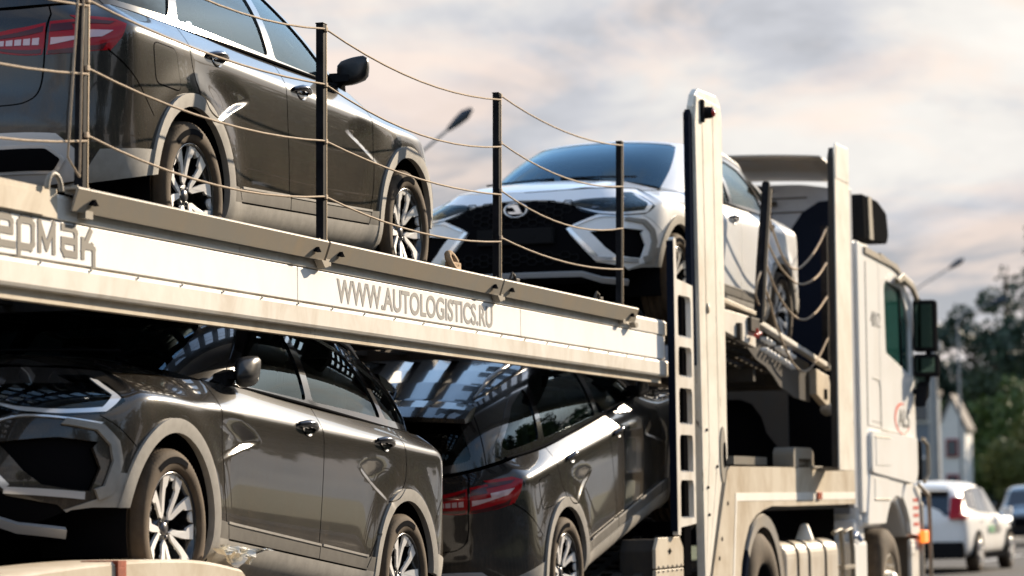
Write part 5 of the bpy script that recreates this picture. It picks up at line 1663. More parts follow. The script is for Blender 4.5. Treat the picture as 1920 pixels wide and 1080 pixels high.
    b = MB(); b.prism([(17.42, .30), (18.05, .30), (18.05, 1.075), (17.97, 1.145), (17.48, 1.145), (17.42, 1.075)], 'y', 4.80, 5.02); part(b, 'box_body', M['darksteel'], tb, bevel=.01)
    b = MB(); b.prism([(17.40, .965), (18.07, .965), (18.07, 1.085), (17.98, 1.155), (17.47, 1.155), (17.40, 1.085)], 'y', 4.775, 4.798); part(b, 'box_lid', M['creamd'], tb, bevel=.003)
    b = MB(); b.box((17.40, 4.775, .30), (18.07, 4.798, .955)); part(b, 'box_door', M['creamd'], tb, bevel=.003)
    b = MB()
    for k in range(6):
        for z in (.975, .945): n = len(b.v); b.lathe([(0, -.006), (.007, -.005), (.008, 0)], 6, 'y'); b.v[n:] = [(p[0]+17.46+k*.11, p[1]+4.774, p[2]+z) for p in b.v[n:]]
    part(b, 'hinge_rivets', M['flapm'], tb, kind='stuff')
    b = MB(); b.box((17.722, 4.768, 1.05), (17.735, 4.774, 1.085)); b.box((17.69, 4.77, 1.063), (17.70, 4.774, 1.072)); b.box((17.757, 4.77, 1.063), (17.767, 4.774, 1.072)); part(b, 'key_slot', M['blackmatt'], tb)
    tb.location.x -= .09
    # --- lower tracks for the inclined cars, and chassis
    b_lo = [(8.6, 1.17), (10.43, .990), (13.04, .712), (14.2, .60)]; b_hi = [(14.8, .41), (16.06, .660), (18.64, 1.228), (19.5, 1.41)]
    for pf in (b_lo, b_hi):
        for y0, y1 in ((4.86, 5.42), (6.2, 6.8)): deck_track(T, pf, y0, y1, 'lower_track')
    b = MB(); b.prism([(8.6, 1.09), (14.2, .52), (14.6, .42), (19.2, 1.30), (19.2, .45), (14.6, .25), (8.0, .45)], 'y', 5.50, 5.56); part(b, 'chassis_rail', M['darksteel'], T)
    b = MB(); b.prism([(4, 2.05), (14.2, 1.85), (14.6, 1.85), (19.2, 2.05), (19.2, .3), (14.6, .25), (4, .3)], 'y', 7.22, 7.30); part(b, 'far_side_board', M['darksteel'], T)  # dark board added to block the open far side behind the lower cars
    b = MB(); b.box((14.7, 7.0, .6), (14.9, 7.3, 2.2)); b.box((8.0, 7.0, .6), (8.2, 7.3, 2.2)); b.box((18.3, 7.0, .6), (18.5, 7.3, 2.3)); part(b, 'inner_post', M['darksteel'], T)
    # wheel arch cover at the lower left
    prf = [(7.2, .90), (7.5, 1.02), (8.1, 1.13), (8.9, 1.185), (9.7, 1.212), (10.35, 1.205), (10.78, 1.165), (10.90, 1.13), (11.0, .98), (11.03, .80)]
    pr2 = [(x, z) for x, z in curve(prf, 5)]
    b = MB(); b.prism(pr2+[(11.03, .55), (10.6, .55), (7.2, .55)], 'y', 4.66, 4.685)
    v = []; f = []
    for x, z in pr2: v += [(x, 4.66, z), (x, 4.672, z+.012), (x, 4.96, z+.012)]
    for i in range(len(pr2)-1):
        for k in range(2): f.append((3*i+k, 3*i+k+1, 3*i+4+k, 3*i+3+k))
    b.add(v, f, True); ac = part(b, 'wheel_arch_cover', M['creamd'], T, fix=False); ac_keep = ac
    b = MB(); b.box((9.71, 4.648, .6), (9.78, 4.657, 1.205), .002); b.box((9.71, 4.648, 1.205), (9.78, 4.80, 1.228), .002); part(b, 'arch_strap', M['strapred'], ac)
    ac.location.x -= .19; ac.location.z -= .028
    for x in (8.3, 9.65):
        b = MB(); b.lathe([(0, .0), (.20, .0), (.25, .04), (.30, .05), (.42, .05), (.46, .0), (.46, -.22), (0, -.22)], 40, 'y'); b.v = [(p[0]+x, p[1]*-1+4.80, p[2]+.47) for p in b.v]; part(b, 'trailer_wheel', M['rubber'], T)
    # crumpled film caught on the track edge
    rs = np.random.RandomState(4); v = []; f = []; nx, nz = 26, 9
    for i in range(nx):
        for j in range(nz):
            t = i/(nx-1); q = j/(nz-1); w = .085*(math.sin(PI*min(1, t*1.15+.04))**.6)*(1 if t < .8 else .6)
            v.append((10.74+.52*t+.004*rs.randn(), 4.80-.008*rs.rand()-.02*math.sin(q*7+t*17)-.012*math.sin(q*15-t*31), 1.235-.03*t-w*(.75+.25*math.sin(t*23))*q+.003*rs.randn()))
    for i in range(nx-1):
        for j in range(nz-1): f.append((i*nz+j, i*nz+j+1, (i+1)*nz+j+1, (i+1)*nz+j))
    b = MB(); b.add(v, f, False); o = b.build('crumpled_film', M['plastbag'], None, fix=False); o['label'] = 'crumpled whitish plastic film caught under the sill of the lower left car'; o['category'] = 'plastic film'
    return T

def build_truck():
    M = MAT
    K = empty('transporter_truck', 'white cab car transporter lorry with cream body side and front loading deck', 'truck', (22.5, 6.0, 0))
    # --- body side panel with arch cut
    arc = [(21.18, 1.33), (20.62, 1.335), (20.35, 1.31), (20.10, 1.27), (19.90, 1.20), (19.76, 1.08), (19.66, .95), (19.60, .80), (19.58, .30)]
    out = [(19.37, 1.615), (23.64, 1.63), (23.66, 1.335)] + arc + [(18.70, .30), (18.78, .80), (19.29, 1.585)]
    b = plate_holes(out[::-1], None, [], YN, YN+.04); part(b, 'body_side', M['creamd'], K)
    b = MB(); b.box((19.50, YN-.003, 1.375), (23.63, YN-.0005, 1.432)); b.prism([(19.50, 1.375), (19.54, 1.375), (19.42, .80), (19.38, .80)], 'y', YN-.003, YN-.0005); part(b, 'white_stripe', M['striped'], K)
    b = MB(); b.box((22.13, YN-.02, 1.375), (22.27, YN-.004, 1.435), .006); part(b, 'side_reflector', M['amber'], K)
    for x, z in ((19.28, 1.36), (19.10, 1.12), (19.02, .99)):
        b = MB(); b.lathe([(0, -.004), (.014, -.003), (.016, 0)], 10, 'y'); b.v = [(p[0]+x, p[1]+YN-.001, p[2]+z) for p in b.v]; part(b, 'bolt', M['blackmatt'], K)
    b = MB(); b.box((19.35, YN+.05, 1.30), (23.60, 5.4, 1.60)); b.box((19.4, 5.5, .5), (26.0, 5.75, .85)); b.box((19.4, 6.3, .5), (26.0, 6.55, .85)); part(b, 'chassis_frame', M['darksteel'], K)
    b = MB(); b.box((19.35, 7.28, .9), (23.60, 7.34, 1.62)); part(b, 'body_side', M['creamd'], K)
    # winch roller on the side
    w = MB(); w.prism(rnd([(21.36, 1.615), (21.36, 1.74), (21.42, 1.775), (21.98, 1.775), (22.06, 1.74), (22.06, 1.615), (21.98, 1.615), (21.98, 1.69), (21.54, 1.69), (21.54, 1.615)], .03), 'y', YN+.0, YN+.16); rl = part(w, 'roller_guard', M['flapm'], K)
    w = MB(); w.tube([(21.5, YN+.07, 1.66), (22.0, YN+.07, 1.66)], .03, 10); w.box((21.95, YN-.01, 1.618), (22.35, YN+.02, 1.635), .004); part(w, 'roller', M['greypl'], rl)
    w = MB()
    for k in range(14): w.box((20.3+k*.075, YN+.2, 1.64), (20.35+k*.075, YN+.30, 1.70))
    part(w, 'chain', M['flapm'], K)
    # --- rear wheel and mudguard
    def tw(x, z, hub, name='truck_wheel'):
        b = MB(); b.lathe([(.29, .0), (.31, .02), (.40, .035), (.47, .025), (.515, -.01), (.53, -.04), (.53, -.24), (.50, -.28), (.29, -.28)], 56, 'y')
        b.v = [(p[0]+x, 4.86-p[1], p[2]+z) for p in b.v]; t = part(b, name, M['rubber'], K)
        b = MB(); b.lathe([(.305, .012), (.295, .02), (.285, .0), (.27, -.05), (.24, -.10), (.0, -.10)] if not hub else [(.305, .012), (.295, .02), (.285, .0), (.25, -.04), (.17, -.04), (.15, .05), (.11, .08), (0, .085)], 40, 'y'); b.v = [(p[0]+x, 4.86-p[1], p[2]+z) for p in b.v]; part(b, 'rim', M['blackplast'] if not hub else M['tankm'], t)
        if hub:
            b = MB()
            for k in range(10):
                a = 2*PI*k/10; b.tube([(x+.205*math.cos(a), 4.91, z+.205*math.sin(a)), (x+.205*math.cos(a), 4.83, z+.205*math.sin(a))], .018, 8)
            part(b, 'wheel_nuts', M['tankm'], t)
    tw(20.50, .62, False); tw(25.33, .58, True)
    def guard(x, z, r0, r1, a0, a1, mat, name, y0=4.82, y1=5.15):
        b = MB(); v = []; f = []; n = 28
        for k in range(n+1):
            a = a0+(a1-a0)*k/n; c, s = math.cos(a), math.sin(a)
            v += [(x+r0*c, y0, z+r0*s), (x+r1*c*.985, y0-.006, z+r1*s*.985), (x+r1*c, y0+.012, z+r1*s), (x+r1*c, y1, z+r1*s), (x+r0*c, y0+.02, z+r0*s)]
        for k in range(n):
            for i in range(4): f.append((k*5+i, k*5+i+1, (k+1)*5+i+1, (k+1)*5+i))
        b.add(v, f, False); return part(b, name, mat, K)
    guard(20.50, .62, .565, .66, .1, PI*.80, M['greypl'], 'mudguard', 4.84)
    guard(20.50, .62, .60, .70, PI*.80, PI*1.1, M['navy'], 'mudguard_flap', 4.83)
    b = MB(); b.box((19.66, 4.835, .30), (19.74, 4.86, .98), .01); part(b, 'mudguard_bracket', M['creamd'], K)
    # --- fuel tank
    tk = [(21.30, .35), (23.10, .35)]
    prof = rnd([(4.84, .38), (4.84, 1.06), (5.50, 1.06), (5.50, .38)], .13, 6)
    b = MB(); b.prism(prof, 'x', 21.22, 23.12); t = part(b, 'fuel_tank', M['tankm'], K, bevel=.02)
    for x in (21.62, 22.02, 22.62):
        b = MB(); b.prism(rnd([(4.832, .37), (4.832, 1.068), (5.50, 1.068), (5.50, .37)], .135, 6), 'x', x, x+.03); part(b, 'tank_strap', M['flapm'], t)
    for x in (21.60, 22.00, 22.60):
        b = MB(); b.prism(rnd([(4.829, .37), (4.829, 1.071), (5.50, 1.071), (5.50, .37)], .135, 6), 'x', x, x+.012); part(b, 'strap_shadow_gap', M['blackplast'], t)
    b = MB(); b.lathe([(0, .13), (.03, .12), (.075, .0)], 16, 'z'); b.v = [(p[0]+22.36, p[1]+4.95, p[2]+1.06) for p in b.v]; part(b, 'filler_cap', M['striped'], t)
    # --- step ladder behind the cab
    b = MB()
    for x in (23.22, 23.62): b.tube([(x-.10, 4.88, 1.10), (x, 4.84, 1.13), (x+.03, 4.83, .95), (x+.04, 4.83, .40)], .02, 8)
    for z in (.80, .52): b.box((23.22, 4.81, z), (23.66, 4.90, z+.035), .005)
    part(b, 'cab_steps', M['flapm'], K)
    b = MB(); b.box((23.70, 4.84, .30), (24.32, 5.2, 1.02), .03); part(b, 'side_locker', M['cabw'], K)
    b = MB(); b.box((23.9, 4.86, 1.02), (24.3, 5.15, 1.2), .02); part(b, 'locker_neck', M['cabw'], K)
    b = MB(); b.tube([(23.72, 4.83, 1.06), (23.80, 4.83, 1.09), (23.98, 4.83, 1.03)], .022, 6); part(b, 'air_hose', simple('bluehose', (.02, .12, .35), .4, 0, 'blue_hose'), K)
    # --- second tall post, outboard of the body side
    Y2 = 4.575
    P = [(21.965, 1.60), (22.02, 4.09), (22.07, 4.155), (22.54, 4.165), (22.56, 4.12), (22.545, 1.60)]
    b = MB(); b.prism(P, 'y', Y2, Y2+.012); p2 = part(b, 'tall_post', M['pyl'], K, bevel=.003)
    b = MB(); b.prism([(21.95, 1.62), (22.00, 4.04), (22.06, 4.12), (22.08, 4.12), (22.05, 1.62)], 'y', Y2+.012, Y2+.055); part(b, 'post_channel', M['darksteel'], p2)
    b = MB(); b.box((22.02, Y2+.0125, 3.82), (22.54, Y2+.02, 3.84)); part(b, 'post_seam', M['flapm'], p2)
    b = MB(); b.box((22.20, Y2+.056, 1.60), (22.50, YN+.04, 1.628)); part(b, 'post_bracket', M['flapm'], p2)
    b = MB(); b.prism([(22.03, 3.88), (22.535, 3.88), (22.52, 4.14), (22.07, 4.13)], 'y', Y2-.004, Y2-.001); part(b, 'post_cap_plate', M['cream'], p2)
    # --- front loading deck
    b = MB(); b.prism([(19.0, 2.70), (20.16, 2.685), (20.20, 2.60), (20.20, 2.47), (19.2, 2.55), (19.0, 2.56)], 'y', YN+.0, YN+.05); part(b, 'deck_side_beam', M['cream'], K, bevel=.004)
    b = MB(); b.prism([(19.0, 2.78), (20.15, 2.73), (20.15, 2.70), (19.0, 2.745)], 'y', YN-.02, YN+.06); part(b, 'deck_ledge', M['creamd'], K, bevel=.004)
    b = MB(); b.bar((20.22, YN+.01, 2.665), (22.78, YN+.01, 2.425), .06, .035, (0, 0, 1)); part(b, 'grating_edge', M['cream'], K, bevel=.004)
    lowp = [(20.2, 2.64), (20.2, 2.47), (20.45, 2.40), (20.75, 2.36), (21.0, 2.30), (21.2, 2.23), (21.7, 2.16), (22.25, 2.14), (22.25, 2.44)]
    dots = []
    for k in range(9):
        x = 20.62+k*.115
        if k not in (3,): dots.append((x, 2.565-.0985*(x-20.62)-.01))
    for k in range(9):
        x = 20.62+k*.118; dots.append((x, 2.49-.0985*(x-20.62)-.012))
    dots = [(x, z) for x, z in dots]
    b = plate_holes(lowp[::-1], None, [[(x+.024*math.cos(a), z+.017*math.sin(a)) for a in np.linspace(0, 2*PI, 10, endpoint=False)] for x, z in dots], YN+.06, YN+.072); part(b, 'perforated_skirt', M['dimgrey'], K)
    b = MB(); 
    for x, z in dots: n = len(b.v); b.lathe([(0, -.004), (.020, -.003), (.024, .05)], 8, 'y'); b.v[n:] = [(p[0]+x, p[1]+YN+.012, p[2]*.72+z) for p in b.v[n:]]
    part(b, 'skirt_studs', M['panelw'], K, kind='stuff')
    b = MB(); b.prism([(22.23, 2.40), (22.70, 2.36), (22.74, 2.30), (22.72, 2.14), (22.60, 2.12), (22.23, 2.20)], 'y', YN+.0, YN+.06); eb = part(b, 'deck_end_bracket', M['creamd'], K, bevel=.005)
    b = MB(); b.box((22.50, YN-.004, 2.17), (22.62, YN-.001, 2.25)); part(b, 'bracket_slot', M['blackmatt'], eb)
    for y0, y1 in ((4.90, 5.55), (6.4, 7.1)): deck_track(K, [(19.42, 2.56), (20.2, 2.545), (21.56, 2.486), (22.75, 2.39)], y0, y1, 'front_deck_track')
    for x in (19.6, 20.6, 21.6, 22.5):
        b = MB(); b.box((x, 4.92, 2.25), (x+.07, 7.2, 2.34)); part(b, 'cross_member', M['darksteel'], K)
    b = MB(); b.box((19.95, YN-.03, 2.58), (20.22, YN+.05, 2.68), .006); part(b, 'hinge_block', M['darksteel'], K); b = MB(); b.box((19.62, YN-.03, 2.50), (19.68, YN+.02, 2.62)); part(b, 'hinge_block', M['darksteel'], K)
    b = MB(); b.tube([(19.98, YN-.05, 2.55), (20.12, YN-.05, 2.57)], .016, 8); b.tube([(20.02, YN-.055, 2.53), (20.02, YN-.055, 2.60)], .012, 8); part(b, 'hinge_pin', M['palered'], K)
    # posts and slack ropes of the front deck
    b = MB(); b.tube([(20.24, YN-.01, 2.66), (20.36, YN-.01, 3.1), (20.58, YN-.01, 3.70)], [.036, .034, .03], 10); pA = part(b, 'rail_post', M['post'], K)
    b = MB(); b.tube([(20.275, YN-.045, 2.70), (20.40, YN-.045, 3.15), (20.60, YN-.04, 3.66)], .009, 6); part(b, 'post_edge', M['postedge'], pA)
    b = MB(); b.bar((22.60, YN-.0, 2.42), (22.64, YN-.0, 3.56), .045, .05, (0, 1, 0)); pB = part(b, 'rail_post', M['post'], K)
    b = MB(); b.bar((22.635, YN-.029, 2.44), (22.672, YN-.029, 3.54), .015, .006, (0, 1, 0)); part(b, 'post_edge', M['postedge'], pB)
    def rope(pts): 
        c3 = []
        P = [np.array(p, float) for p in pts]; P = [2*P[0]-P[1]]+P+[2*P[-1]-P[-2]]
        for i in range(1, len(P)-2):
            for k in range(5):
                t = k/5; c3.append(tuple(.5*((2*P[i])+(-P[i-1]+P[i+1])*t+(2*P[i-1]-5*P[i]+4*P[i+1]-P[i+2])*t*t+(-P[i-1]+3*P[i]-3*P[i+1]+P[i+2])*t**3)))
        c3.append(tuple(P[-2])); b = MB(); b.tube(c3, .0085, 6); part(b, 'slack_rope', M['rope'], K)
    y = YN-.02
    rope([(20.52, y, 3.52), (20.75, y, 3.35), (21.1, y, 3.17), (21.48, y, 3.13), (21.95, y, 3.24), (22.35, y, 3.40), (22.6, y, 3.53)])
    rope([(20.45, y, 3.3), (20.9, y, 3.12), (21.4, y, 3.03), (21.8, y, 3.04), (22.25, y, 3.13), (22.6, y, 3.26)])
    rope([(20.40, y, 3.15), (20.8, y, 2.92), (21.3, y, 2.78), (21.75, y, 2.76), (22.2, y, 2.85), (22.6, y, 2.99)])
    rope([(20.33, y, 2.96), (20.55, y, 2.85), (20.85, y, 2.62), (21.3, y, 2.41), (21.75, y, 2.36), (22.2, y, 2.48), (22.6, y, 2.66)])
    rope([(20.35, y, 3.05), (20.20, y, 2.95), (20.15, y, 2.85), (20.25, y, 2.78), (20.40, y, 2.82)])
    b = MB(); b.tube([(22.76, y-.02, 3.02), (22.84, y-.02, 2.86), (22.80, y-.02, 2.72), (22.74, y-.02, 2.60), (22.80, y-.02, 2.44)], [.03, .075, .06, .03, .025], 8); part(b, 'strap_bundle', M['rope'], K)
    # --- inner bulkhead frame seen below the front deck
    b = plate_holes([(5.28, 1.55), (7.2, 1.55), (7.2, 2.46), (5.28, 2.46)], None, [[(5.36, 1.60), (5.36, 1.80), (5.46, 1.93), (5.50, 2.06), (5.58, 2.17), (5.68, 2.21), (6.9, 2.21), (6.9, 1.60)]], 0, .04)
    b.v = [(23.3+y_, x_, z_) for x_, y_, z_ in b.v]; part(b, 'bulkhead_frame', M['dimgrey'], K)
    b = MB(); b.box((23.45, 4.95, 1.0), (23.5, 7.3, 2.5)); part(b, 'bulkhead_backing', M['blackmatt'], K)  # matt black sheet, the darkness below the front deck put into colour
    b = MB()
    for yy in (5.45, 5.65, 5.25): n = len(b.v); b.lathe([(0, -.004), (.018, -.003), (.02, 0)], 10, 'x'); b.v[n:] = [(23.296+p[0]*1, p[1]+yy, p[2]+2.33) for p in b.v[n:]]
    part(b, 'bulkhead_hole', M['blackmatt'], K)
    b = MB(); b.lathe([(0, -.03), (.05, -.02), (.055, .02)], 16, 'x'); b.v = [(p[0]+23.2, p[1]+4.93, p[2]+2.11) for p in b.v]; part(b, 'round_lamp', M['flapm'], K)
    # --- cab
    cab_side = [(23.95, 1.20), (23.95, 3.56), (24.20, 3.575), (24.60, 3.53), (25.2, 3.50), (25.72, 3.44), (26.10, 3.33), (26.45, 3.20), (26.50, 2.9), (26.52, 2.5), (26.56, 2.1), (26.60, 1.52), (26.60, 1.02), (26.12, 1.02), (25.98, 1.14), (25.82, 1.26), (25.62, 1.33), (25.30, 1.34), (25.10, 1.30), (24.96, 1.18), (24.90, 1.13), (24.05, 1.13)]
    cs = cab_side[1:-1]
    b = MB(); b.prism(cab_side, 'y', YN+.03, 7.30); cab = part(b, 'cab_shell', M['cabw'], K, bevel=.03)
    # skin panels proud of the shell so that seams are real gaps
    def skin(name, poly, y=YN, t=.028, mat='cabw', bev=.006, par=cab, holes=()):
        b = plate_holes(poly, None, list(holes), y, y+t); return part(b, name, M[mat], par, bevel=bev)
    skin('cab_side_rear', [(23.96, 1.26), (24.85, 1.26), (24.85, 3.50), (24.45, 3.53), (23.96, 3.55)])
    wn = rnd([(25.14, 2.66), (25.10, 3.24), (25.20, 3.30), (25.95, 3.27), (26.14, 3.12), (26.32, 2.95), (26.30, 2.50)], .05)
    skin('cab_door', [(24.865, 1.98), (26.53, 1.93), (26.51, 2.5), (26.47, 3.0), (26.43, 3.19), (26.10, 3.31), (25.72, 3.42), (25.2, 3.475), (24.865, 3.495)], holes=(wn,))
    b = MB(); b.prism(wn, 'y', YN+.018, YN+.024); part(b, 'door_window', M['cabglass'], cab)
    b = MB(); b.prism([(25.92, 2.56), (25.97, 2.56), (25.90, 3.25), (25.86, 3.25)], 'y', YN+.006, YN+.03); part(b, 'window_divider', M['blackplast'], cab)
    b = MB(); b.prism([(24.9, 3.48), (25.7, 3.42), (26.15, 3.31), (26.15, 3.345), (25.7, 3.46), (24.9, 3.52)], 'y', YN-.02, YN+.01); b.prism([(24.22, 3.47), (25.72, 3.43), (25.70, 3.475), (24.22, 3.525)], 'y', YN-.018, YN-.002); part(b, 'drip_rail', M['flapm'], cab)
    skin('storage_bulge', rnd([(24.25, 1.60), (26.28, 1.50), (26.40, 1.60), (26.40, 1.93), (24.25, 1.955)], .06), YN-.035, .06, bev=.02)
    b = MB(); b.box((24.40, YN-.040, 1.66), (25.05, YN-.0352, 1.90), .0); part(b, 'storage_flap', M['cabw'], cab, bevel=.002)
    skin('entry_panel', rnd([(24.10, 1.16), (24.90, 1.16), (24.98, 1.24), (25.12, 1.34), (25.4, 1.40), (25.62, 1.38), (25.80, 1.55), (25.60, 1.585), (24.25, 1.585)], .03), YN-.015, .04, bev=.012)
    skin('arch_front_panel', rnd([(26.05, 1.05), (26.58, 1.02), (26.58, 1.48), (25.85, 1.50), (25.70, 1.38), (25.88, 1.28), (26.02, 1.16)], .03), YN-.02, .04, bev=.012)
    b = MB(); b.box((24.42, YN-.02, 1.375), (25.05, YN-.0155, 1.55)); part(b, 'entry_flap', M['cabw'], cab, bevel=.002)
    b = MB(); b.tube([(24.40, YN-.022, 1.37), (25.10, YN-.022, 1.365)], .006, 5); part(b, 'panel_lip', M['creamd'], cab); b = MB(); b.tube([(24.38, YN-.042, 1.905), (25.05, YN-.042, 1.90)], .005, 5); part(b, 'panel_lip', M['creamd'], cab)
    # thin black seam lines around the hatch
    b = MB(); hp = [(24.27, 3.36), (24.24, 2.0), (24.27, 1.99), (24.85, 1.97)]
    b.tube([(24.50, YN-.001, 2.41), (24.78, YN-.001, 2.40), (24.84, YN-.001, 2.33), (24.84, YN-.001, 2.0)], .006, 4); b.tube([(24.27, YN-.001, 3.40), (24.25, YN-.001, 2.0), (24.86, YN-.001, 1.985)], .006, 4); b.tube([(24.45, YN-.001, 1.78+.26), (24.85, YN-.001, 2.03)], .004, 4); part(b, 'hatch_seal', M['greytext'], cab)
    b = MB(); b.box((25.30, YN-.012, 1.79), (25.62, YN-.001, 1.935), .004); h = part(b, 'door_handle', M['blackplast'], cab)
    b = MB(); b.box((25.36, YN-.03, 1.86), (25.58, YN-.0125, 1.885), .004); part(b, 'handle_grip', M['flapm'], h)
    b = MB()
    for k in range(3): b.box((26.20+k*.09, YN-.004, 1.82), (26.26+k*.09, YN-.001, 1.87))
    part(b, 'model_badge', M['darktext'], cab)
    b = MB()
    for z in (1.20, 1.27, 1.34, 1.12):
        for k in range(4): b.box((26.18+k*.07, YN-.023, z), (26.23+k*.07, YN-.0205, z+.03))
    part(b, 'small_print', M['redtext'], cab)
    text_mesh('4012', 'fleet_number', M['greytext'], cab, (24.46, YN-.002, 2.86), (PI/2, 0, 0), .19, 1.15)
    text_mesh('ALS', 'company_letters', M['darktext'], cab, (25.66, YN-.002, 2.015), (PI/2, 0, 0), .235, 1.45)
    b = MB(); n = 24; v = []; f = []
    for k in range(n+1):
        a = math.radians(75+175*k/n); w_ = .030*math.sin(PI*k/n)+.004
        for r in (-w_, w_): v.append((25.86+(.36+r)*math.cos(a), YN-.003, 2.09+(.135+r*.6)*math.sin(a)))
    for k in range(n): f.append((2*k, 2*k+1, 2*k+3, 2*k+2))
    for k in range(9):
        pass
    b.add(v, f); b.tube([(25.86+.36*math.cos(a), YN-.003, 2.09+.135*math.sin(a)) for a in np.linspace(math.radians(250), math.radians(330), 10)], .006, 4); part(b, 'company_arc', M['redtext'], cab)
    # sun visor, windscreen pillar
    b = MB(); b.prism([(25.45, 3.33), (25.7, 3.40), (26.2, 3.35), (26.62, 3.17), (26.60, 3.11), (26.2, 3.28), (25.75, 3.33), (25.5, 3.29)], 'y', YN-.07, YN-.03); part(b, 'wind_deflector', M['flapm'], cab, bevel=.01)
    b = MB(); b.prism([(26.50, 2.25), (26.58, 2.25), (26.46, 3.2), (26.38, 3.2)], 'y', YN+.03, 7.27); part(b, 'windscreen', M['blackgloss'], cab)
    # mirrors
    arm = MB(); arm.tube([(26.40, YN-.0, 2.35), (26.50, YN-.10, 2.38), (26.52, YN-.14, 2.55), (26.52, YN-.12, 3.1), (26.44, YN-.04, 3.22)], .028, 8); ar = part(arm, 'mirror_arm', M['blackplast'], K)
    for z0, z1, y0, nm in ((2.72, 3.20, .22, 'main_mirror'), (2.49, 2.70, .235, 'wide_mirror')):
        b = MB(); b.box((26.42, YN-y0, z0), (26.58, YN-.005, z1), .03); m_ = part(b, nm, M['blackplast'], K)
        b = MB(); b.box((26.414, YN-y0+.028, z0+.04), (26.4185, YN-.035, z1-.04)); part(b, 'mirror_glass', M['mirglass'], m_)
    b = MB(); b.prism([(26.30, 2.20), (26.55, 2.30), (26.58, 2.46), (26.45, 2.40)], 'y', YN-.13, YN-.02); part(b, 'mirror_bracket', M['blackplast'], K, bevel=.02)
    # headlamp cluster and guard at the front corner
    b = MB(); b.box((26.60, YN-.02, 1.53), (26.72, YN+.5, 1.90), .02); part(b, 'front_grille_end', M['blackplast'], K)
    b = MB(); b.tube([(26.58, YN-.05, 1.92), (26.72, YN-.07, 1.86), (26.74, YN-.07, 1.60), (26.62, YN-.05, 1.52)], .018, 8); b.tube([(26.30, YN-.05, 1.50), (26.66, YN-.08, 1.40), (26.70, YN-.08, 1.1), (26.70, YN-.08, .40)], .018, 8); part(b, 'bull_bar', M['flapm'], K)
    b = MB(); b.box((26.50, YN-.03, .45), (26.68, YN+.6, 1.34), .03); part(b, 'front_bumper', M['greypl'], K)
    b = MB(); b.box((26.1, YN-.01, .50), (26.5, YN+.03, 1.0), .02); b.box((26.05, YN-.02, .86), (26.25, YN, .95), .01); part(b, 'bumper_end', M['cream'], K)
    b = MB(); b.box((26.44, YN-.075, .96), (26.66, YN-.03, 1.075), .012); a_ = part(b, 'turn_signal', M['litamber'], K)
    # rear wall details, seen between the posts
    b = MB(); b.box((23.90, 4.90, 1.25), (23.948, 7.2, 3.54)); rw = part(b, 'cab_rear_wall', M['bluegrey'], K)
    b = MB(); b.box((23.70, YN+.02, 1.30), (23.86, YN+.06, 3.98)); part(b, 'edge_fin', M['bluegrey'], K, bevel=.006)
    # roof fairing: shell standing behind the cab top with a dark rounded opening, and roof sheet
    o = rnd([(4.88, 2.3), (4.88, 3.98), (5.25, 4.04), (6.2, 4.06), (7.2, 4.0), (7.2, 2.3)], .08)
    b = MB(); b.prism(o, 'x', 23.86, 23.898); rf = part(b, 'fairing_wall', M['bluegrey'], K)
    for z in (3.92, 3.80, 3.62, 3.30, 3.14):
        q = MB(); q.box((23.852, 5.2, z), (23.859, 7.1, z+.012)); part(q, 'wall_seam', M['darksteel'], rf)
    q = MB(); q.prism([(4.90, 2.3), (4.90, 3.90), (5.10, 3.885), (5.24, 3.80), (5.34, 3.66), (5.385, 3.45), (5.38, 3.0), (5.33, 2.3)], 'x', 23.835, 23.851); part(q, 'dark_gaiter', M['navy'], rf, bevel=.004)
    q = MB(); q.box((23.80, 5.56, 3.2), (23.85, 5.64, 4.02)); q.box((23.80, 5.46, 3.86), (23.85, 5.70, 3.90)); q.box((23.79, 5.50, 3.98), (23.85, 5.74, 4.02)); part(q, 'support_strut', M['darksteel'], rf)
    v = []; f = []; n = 16
    for i in range(n):
        y_ = 4.93+2.37*i/(n-1); a = abs(y_-6.07)/1.23; cz = .05*(1-a**2.5)
        v += [(23.10, y_, 4.16+cz), (23.35, y_, 4.15+cz), (23.62, y_, 4.10+cz*1.1), (23.90, y_, 4.04+cz)]
    for i in range(n-1):
        for k in range(3): f.append((4*i+k, 4*i+k+1, 4*i+5+k, 4*i+4+k))
    b = MB(); b.add(v, f, True); o = part(b, 'roof_deflector', M['greypl'], K, fix=False); md = o.modifiers.new('s', 'SOLIDIFY'); md.thickness = .02; md.offset = 1  # white sheet coloured grey to stand for its shaded underside
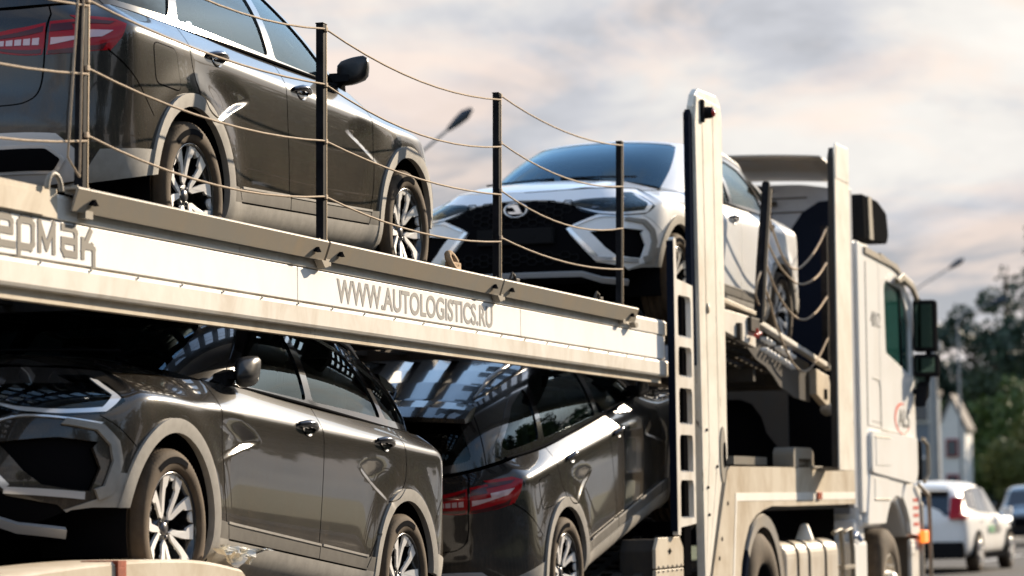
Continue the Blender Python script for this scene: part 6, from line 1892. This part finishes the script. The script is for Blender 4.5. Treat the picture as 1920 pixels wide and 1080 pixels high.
    b = MB(); b.prism([(23.98, 3.54), (24.1, 4.0), (24.9, 4.05), (25.5, 3.85), (26.1, 3.40)], 'y', YN+.25, 7.1); part(b, 'high_roof', M['cabw'], K, bevel=.05)
    b = MB(); b.prism(rnd([(24.36, 3.60), (24.32, 3.99), (25.02, 3.99), (25.42, 3.92), (25.50, 3.72), (25.42, 3.64)], .04), 'y', YN+.02, YN+.20); hb = part(b, 'roof_box', M['blackplast'], K, bevel=.015)
    b = MB(); b.prism([(24.56, 3.62), (24.52, 3.985), (24.66, 3.985), (24.72, 3.62)], 'y', YN+.005, YN+.018); part(b, 'box_stripe', M['flapm'], hb)
    return K

def car_at(label, paint_key, hub_rear, hub_front, side, folded=True):
    """place a car from the world points of its two near wheel hubs (rim face, .855 m off the centre line)"""
    r = Vector(hub_rear); f = Vector(hub_front); d = (f-r).normalized()
    # frame: x forward = d, z up-ish, y left
    y = Vector((0, 0, 1)).cross(d).normalized(); z = d.cross(y)
    m = Matrix((d, y, z)).transposed()
    mid = (r+f)/2
    org = mid-y*(.855*side)-z*.3185
    return make_car('estate_car', MAT[paint_key], label, 'new cars carried on the transporter', org, m.to_euler(), folded)
# ---------------------------------------------------------------- build everything
setup_view()
build_setting()
build_far()
build_trailer()
build_truck()
car_at('dark graphite estate car on the upper deck, rear end and red tail lamp towards us', 'paint_grey', (11.167, 5.125, 2.713), (13.801, 5.125, 2.781), -1, False)
car_at('dark graphite estate car on the lower deck with its front and headlamp towards us', 'paint_grey', (13.029, 4.87, 1.027), (10.407, 4.87, 1.307), 1)
car_at('dark graphite estate car with raised nose and red tail lamp under the lettered beam', 'paint_grey', (16.0, 4.975, .984), (18.57, 4.948, 1.552), -1)
car_at('white crossover estate car on the upper deck facing backwards behind the tall cream post', 'paint_white', (21.56, 4.944, 2.805), (18.93, 5.05, 2.886), 1)
suv('white_suv', 'white sport utility car driving away beside the lorry cab, red tail lamp in view', (53.6, 9.2, 0), math.radians(-3), MAT['cabw'], kind='rear')
suv('dark_suv', 'dark oncoming car with lit headlamps at the right edge of the picture', (80, 11.3, 0), math.radians(186), MAT['paint_grey'], kind='front')
